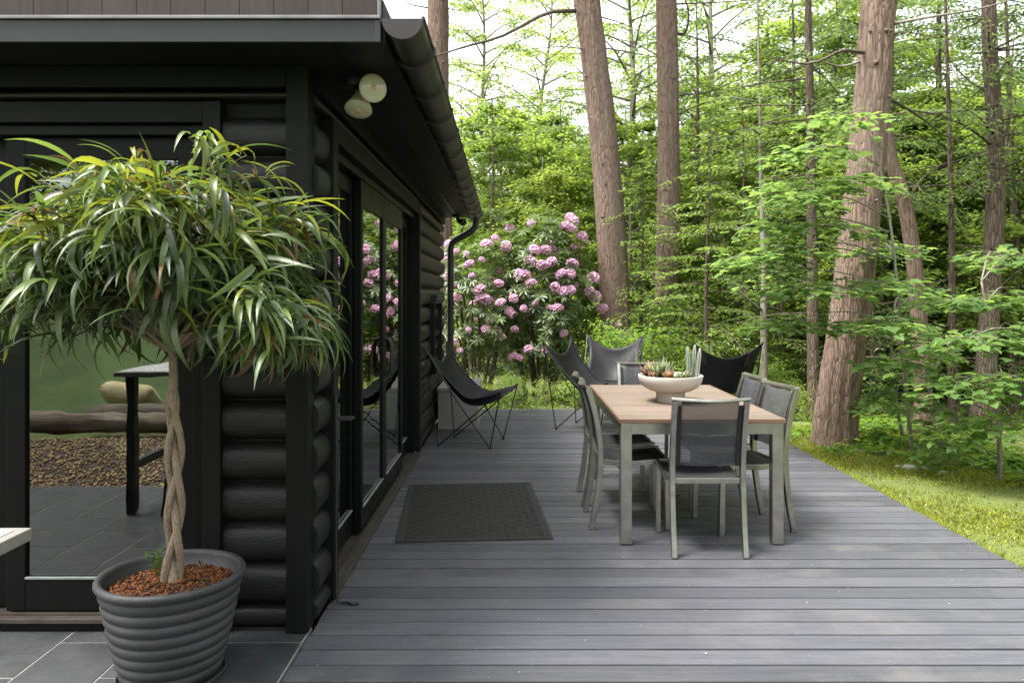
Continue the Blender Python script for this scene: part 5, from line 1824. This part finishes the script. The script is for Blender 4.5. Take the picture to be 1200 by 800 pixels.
for k, px, D, s_, lab in PLACE:
    p = at(px, 470, D)
    place(k, p.x, p.y, s_, lab, 'trees close behind the deck')
for k, px, D, s_, lab in deep:
    p = at(px, 470, D)
    place(k, p.x, p.y, s_, lab, 'hemlocks deep in the woods' if k[:3] == 'hem' else ('yellow-green trees deep in the woods' if k == 'brd_y' else 'mid-green trees deep in the woods'))
for k, x, y, s_ in side:
    place(k, x, y, s_, 'tree of the clearing around the house, outside the picture', 'trees around the clearing')
SHR = [('shr_a', 728, 10.95, 0.85, 'bright broad-leaved bush behind the greyish butterfly chair'), ('shr_a', 762, 11.4, 0.8, 'bright green bush at the foot of the straight pine'),
       ('shr_a', 700, 11.7, 0.62, 'bright bush at the foot of the leaning reddish pine'), ('shr_b', 640, 10.9, 0.40, 'low yellow-green plant past the deck below the pink blossoms'), ('shr_b', 690, 11.0, 0.42, 'low plant past the deck left of the greyish chair'),
       ('shr_a', 600, 11.2, 0.36, 'small leafy plant at the foot of the rhododendron'), ('shr_a', 905, 10.9, 0.5, 'leafy bush past the deck behind the right-hand dining chairs'), ('shr_b', 930, 10.0, 0.42, 'yellow-green plant past the deck near the dark slender trunk'),
       ('shr_b', 560, 11.3, 0.4, 'low yellow-green plant past the deck behind the pale block'), ('shr_a', 820, 11.2, 0.6, 'leafy bush behind the bowl past the deck')]
for k, px, D, s_, lab in SHR:
    p = at(px, 470, D)
    place(k, p.x, p.y, s_, lab, 'bushes just beyond the deck')
for i in range(46):
    px, D = rd.uniform(520, 1260), rd.uniform(11.5, 21)
    p = at(px, 470, D)
    k = rd.choice(('shr_a', 'shr_b'))
    place(k, p.x, p.y, rd.uniform(0.5, 1.25), 'fresh green bush in the understorey among the trunks' if k == 'shr_a' else 'yellow-green bush in the understorey among the trunks', 'fresh green understorey bushes' if k == 'shr_a' else 'yellow-green understorey bushes')


# -- low leafy plants along the lawn edge
def low_plant(seed, n_, h_, spread):
    g_ = np.random.default_rng(seed)
    t = thing('woodland_plant', 'x', 'plant', group='low plants along the lawn edge')
    az_ = g_.uniform(0, 6.283, n_)
    rr_ = spread * np.sqrt(g_.random(n_))
    P_ = np.c_[rr_ * np.cos(az_), rr_ * np.sin(az_), h_ * (0.35 + 0.65 * g_.random(n_)) * (1 - 0.45 * (rr_ / spread) ** 2)]
    D_ = np.c_[np.cos(az_) + g_.normal(size=n_) * .5, np.sin(az_) + g_.normal(size=n_) * .5, g_.normal(size=n_) * .25 - .1]
    L_ = g_.uniform(0.05, 0.09, n_)
    link('leaves', leaves_mesh('leaves', P_, D_, np.tile([0, 0, 1.0], (n_, 1)) + g_.normal(size=(n_, 3)) * .25, L_, L_ * .95, SH_MAPLE), 'fern', t)
    b_ = MB()
    for i in range(0, n_, 6):
        b_.tube([(P_[i, 0] * 0.15, P_[i, 1] * 0.15, -0.02), tuple(P_[i])], 0.0025, 4)
    b_.build('stems', 'grey_bark', t)
    return t


lp = [low_plant(61, 46, 0.16, 0.17), low_plant(62, 60, 0.20, 0.22), low_plant(63, 34, 0.13, 0.13)]
lused = [False] * 3
for i in range(64):
    y = rd.uniform(6.9, 9.6) if i < 34 else rd.uniform(5.4, 8.2)
    if i < 34:
        x = 2.95 + rd.random() * 1.9 + max(0, (8.2 - y)) * 0.7
    else:
        x = 4.3 + rd.random() * 1.9
        if y < 6.4:
            x += 0.5
    k = rd.randint(0, 2)
    o = lp[k] if not lused[k] else copy_tree(lp[k])
    lused[k] = True
    o.location = (x, y, -0.105)
    o.rotation_euler = (0, 0, rd.uniform(0, 6.28))
    s_ = rd.uniform(0.7, 1.35)
    o.scale = (s_, s_, s_)
    o['label'] = 'low bright leafy plant at the shaded edge of the lawn'

# pale stones at the edge of the lawn
for i, (px, py, s_, lab) in enumerate(((1066, 551, 0.10, 'pale white stone left of the crooked trunk at the lawn edge'), (1084, 553, 0.085, 'pale white stone at the foot of the crooked trunk'),
                                       (1052, 549, 0.06, 'small pale stone leftmost at the lawn edge'), (1104, 556, 0.07, 'greyish stone rightmost at the lawn edge'))):
    D = (CH + 0.10) * F / (py - VY)
    p = at(px, py, D)
    bm_ = bmesh.new()
    bmesh.ops.create_icosphere(bm_, subdivisions=2, radius=1.0)
    for v_ in bm_.verts:
        v_.co *= 1 + rd.uniform(-0.13, 0.13)
        v_.co.x *= s_ * 0.8
        v_.co.y *= s_ * 0.55
        v_.co.z *= s_ * 0.55
    me = bpy.data.meshes.new('stone')
    bm_.to_mesh(me)
    bm_.free()
    tag(link('stone', me, 'stone_pale', None, (p.x, p.y, -0.095)), lab, 'stone')


# ------------------------------------------------------------------ rhododendrons in flower
def floret_truss(seed):
    """a round head of open five-lobed florets"""
    r_ = random.Random(seed)
    g_ = np.random.default_rng(seed)
    P_, D_, N_ = [], [], []
    nf = 24
    for i in range(nf):
        u = 1 - 1.45 * (i + 0.5) / nf
        a_ = i * 2.39996
        c_ = np.array([math.cos(a_) * math.sqrt(max(0, 1 - u * u)), math.sin(a_) * math.sqrt(max(0, 1 - u * u)), u])
        ax = np.cross(c_, [0.3, 0.9, 0.2])
        ax /= np.linalg.norm(ax)
        ay = np.cross(c_, ax)
        for k_ in range(5):
            b_ = k_ * 2 * math.pi / 5 + i
            rad = ax * math.cos(b_) + ay * math.sin(b_)
            P_.append(c_ * 0.062 + rad * 0.004)
            D_.append(rad + c_ * 0.75)
            N_.append(c_ - rad * 0.6)
    n_ = len(P_)
    return leaves_mesh('flower_cluster', P_, D_, N_, g_.uniform(0.034, 0.044, n_), g_.uniform(0.026, 0.034, n_), SH_OVAL)


TR = [floret_truss(71), floret_truss(72)]
for m_ in TR:
    m_.materials.append(MATS['blossom'])
FL = [(470, 118), (343, 200), (383, 200), (193, 157), (160, 178), (143, 237), (325, 243), (403, 248), (367, 258), (481, 253), (42, 210), (105, 297), (45, 334), (46, 383), (207, 326), (134, 352), (130, 382), (152, 384),
      (213, 398), (262, 383), (304, 297), (328, 325), (450, 357), (475, 352), (343, 401), (300, 421), (258, 445), (245, 430), (266, 498), (400, 421), (425, 421), (160, 498), (198, 503), (214, 530), (93, 501), (262, 602), (284, 606), (450, 514),
      (385, 580), (595, 422), (60, 578), (545, 355), (285, 285), (475, 290), (32, 545), (655, 480), (440, 292), (418, 340), (178, 465), (320, 575), (488, 122), (455, 112), (85, 216), (95, 255), (20, 300)]
BUSH = [((-0.55, 12.1, 1.25), (0.80, 0.8, 1.32), 0), ((0.47, 12.15, 1.45), (0.86, 0.85, 1.5), 1)]
BLAB = ['rhododendron with pink blossoms beside the downspout and pale block', 'larger rhododendron full of pink blossoms left of the leaning pine']
bushes = []
for (c_, r3, i) in BUSH:
    g_ = np.random.default_rng(80 + i)
    r_ = random.Random(80 + i)
    zb_ = gz(c_[0], c_[1])
    t = thing('rhododendron', BLAB[i], 'shrub', (c_[0], c_[1], zb_), group='flowering rhododendrons')
    st_ = MB()
    nw = 620 if i else 430
    P_, D_, N_, L_ = [], [], [], []
    for w_ in range(nw):
        d = g_.normal(size=3)
        d /= np.linalg.norm(d)
        q = g_.uniform(0.45, 1.0) ** 0.5
        lump = 1 + 0.13 * math.sin(d[0] * 5 + i) * math.sin(d[2] * 6 + d[1] * 4)
        p = np.array([d[0] * r3[0], d[1] * r3[1], d[2] * r3[2]]) * q * lump
        wz = c_[2] + p[2] - zb_
        if wz < 0.75 and g_.random() < 0.82:
            continue
        o_ = np.array([p[0], p[1], wz])
        axd = unit(np.array([d[0] * .7, d[1] * .7, d[2] * .5 + 0.7])[None])[0]
        e1 = np.cross(axd, [0.2, 0.3, 0.9])
        e1 /= np.linalg.norm(e1)
        e2 = np.cross(axd, e1)
        for k_ in range(9):
            b_ = k_ * 0.698 + g_.random() * 0.3
            rad = e1 * math.cos(b_) + e2 * math.sin(b_)
            P_.append(o_ + rad * 0.01)
            D_.append(rad + axd * g_.uniform(-0.25, 0.45))
            N_.append(axd)
            L_.append(g_.uniform(0.09, 0.145))
    L_ = np.array(L_)
    link('foliage', leaves_mesh('foliage', P_, D_, N_, L_, L_ * 0.34, SH_OVAL), 'rhodo_leaf', t)
    for s_ in range(11 if i else 8):
        a_ = s_ * 2.39996
        bx_, by_ = math.cos(a_) * 0.32 * r3[0] * r_.random() ** .5, math.sin(a_) * 0.3 * r_.random()
        e_ = Vector((math.cos(a_) * r3[0] * 0.75, math.sin(a_) * r3[1] * 0.75, c_[2] - zb_ + r3[2] * r_.uniform(0.1, 0.75)))
        pp = smooth_path([(bx_, by_, -0.05), (bx_ * 1.6 + r_.gauss(0, .06), by_ * 1.6, 0.6), e_.lerp(Vector((bx_, by_, 0.8)), 0.4), e_], 12)
        rr_ = r_.uniform(0.022, 0.045)
        MB().tube(pp, [rr_ * (1 - 0.8 * k_ / 12) for k_ in range(13)], 8).build('stem', 'dark_bark', t, smooth='all')
    bushes.append(t)
for (zx, zy) in FL:
    px, py = 520 + zx / 3.2, 230 + zy / 3.2
    dirv = (at(px, py, 1.0) - Vector((0, 0, CH)))
    best = None
    for (c_, r3, i) in BUSH:
        # where the ray first meets the bush
        A_ = sum((dirv[k_] / r3[k_]) ** 2 for k_ in range(3))
        o3 = [(0 - c_[0]) / r3[0], (0 - c_[1]) / r3[1], (CH - c_[2]) / r3[2]]
        B_ = 2 * sum(dirv[k_] / r3[k_] * o3[k_] for k_ in range(3))
        C_ = sum(v_ * v_ for v_ in o3) - 1.0
        disc = B_ * B_ - 4 * A_ * C_
        if disc > 0:
            tt = (-B_ - math.sqrt(disc)) / (2 * A_)
            if best is None or tt < best[0]:
                best = (tt, i)
    if best is None:
        best = (12.0, 0 if px < 590 else 1)
    p = at(px, py, best[0] + 0.03)
    t = bushes[best[1]]
    o_ = link('flower_cluster', rd.choice(TR), None, t, p - Vector(t.location))
    s_ = rd.choice((0.62, 0.8, 0.92, 1.0, 1.08, 1.16)) * rd.uniform(0.94, 1.06)
    o_.scale = (s_ * rd.uniform(0.9, 1.15), s_, s_ * rd.uniform(0.72, 0.95))
    o_.rotation_euler = (rd.uniform(0.15, 0.8), rd.uniform(-0.4, 0.4), rd.uniform(0, 6.28))
    pq = p - Vector(t.location)
# blossoms on the sides the camera sees only in the glass
for t, (c_, r3, i) in zip(bushes, BUSH):
    for k_ in range(16):
        a_ = rd.uniform(-0.6, 3.7)
        el = rd.uniform(-0.1, 1.1)
        p = Vector((math.cos(a_) * math.cos(el) * r3[0], math.sin(a_) * math.cos(el) * r3[1], c_[2] - t.location.z + math.sin(el) * r3[2]))
        o_ = link('flower_cluster', rd.choice(TR), None, t, p)
        s_ = rd.uniform(0.95, 1.25)
        o_.scale = (s_, s_, s_)
        o_.rotation_euler = (rd.uniform(-0.5, 0.5), rd.uniform(-0.5, 0.5), rd.uniform(0, 6.28))

# ------------------------------------------------------------------ far woods: one leafy mass, past counting
n = 70000
ang = rng.uniform(-0.62, 0.95, n)
Dd = rng.uniform(34, 52, n)
X = np.tan(ang) * Dd
cl = np.sin(X * 0.55 + 1.0) + np.sin(X * 0.23 + Dd * 0.3) + 0.7 * np.sin(X * 1.3 + Dd * 0.7)
topz = np.clip(8.6 + 1.5 * cl + np.where(X > 8, 2.0, 0.0), 3, 17)
Z = -0.8 + topz * rng.random(n) ** 0.85
lump = np.sin(X * 1.9 + Z * 1.3) * np.sin(Z * 2.1 + Dd * 1.1) + 0.4 * np.sin(X * 4.1 + Z * 3.7)
keep = lump > -0.55
P = np.c_[X, Dd, Z][keep]
nn_ = len(P)
me = leaves_mesh('far_woods', P, rand_dirs(nn_, 0.5), np.tile([0, 0, 1.0], (nn_, 1)) + rng.normal(size=(nn_, 3)) * 0.6, rng.uniform(0.25, 0.5, nn_), rng.uniform(0.14, 0.30, nn_), SH_DIAMOND)
stuff(tag(link('far_woods', me, 'yellow_leaf'), 'far green woods closing the view behind the trees', 'woods'))
# ground litter and seedlings of the forest floor near the deck
n = 26000
X, Y = rng.uniform(-3, 16, n), 10.4 + 12 * rng.random(n) ** 1.3
k = (X > -1.2) | (Y > 10.6)
right = rng.random(n) < 0.35
X = np.where(right, rng.uniform(3.2, 14, n), X)
Y = np.where(right, rng.uniform(7.6, 11.0, n), Y)
Z = np.array([gh(a, b) for a, b in zip(X, Y)]) + rng.random(n) ** 2 * 0.16
ok = ~((X < 2.9) & (Y < 10.4))
P = np.c_[X, Y, Z][ok]
nn_ = len(P)
me = leaves_mesh('ground_cover', P, rand_dirs(nn_, 0.5), np.tile([0, 0, 1.0], (nn_, 1)) + rng.normal(size=(nn_, 3)) * 0.4, rng.uniform(0.03, 0.08, nn_), rng.uniform(0.02, 0.05, nn_), SH_DIAMOND)
stuff(tag(link('ground_cover', me, 'fern'), 'low green ground cover on the forest floor behind the deck', 'ground cover'))
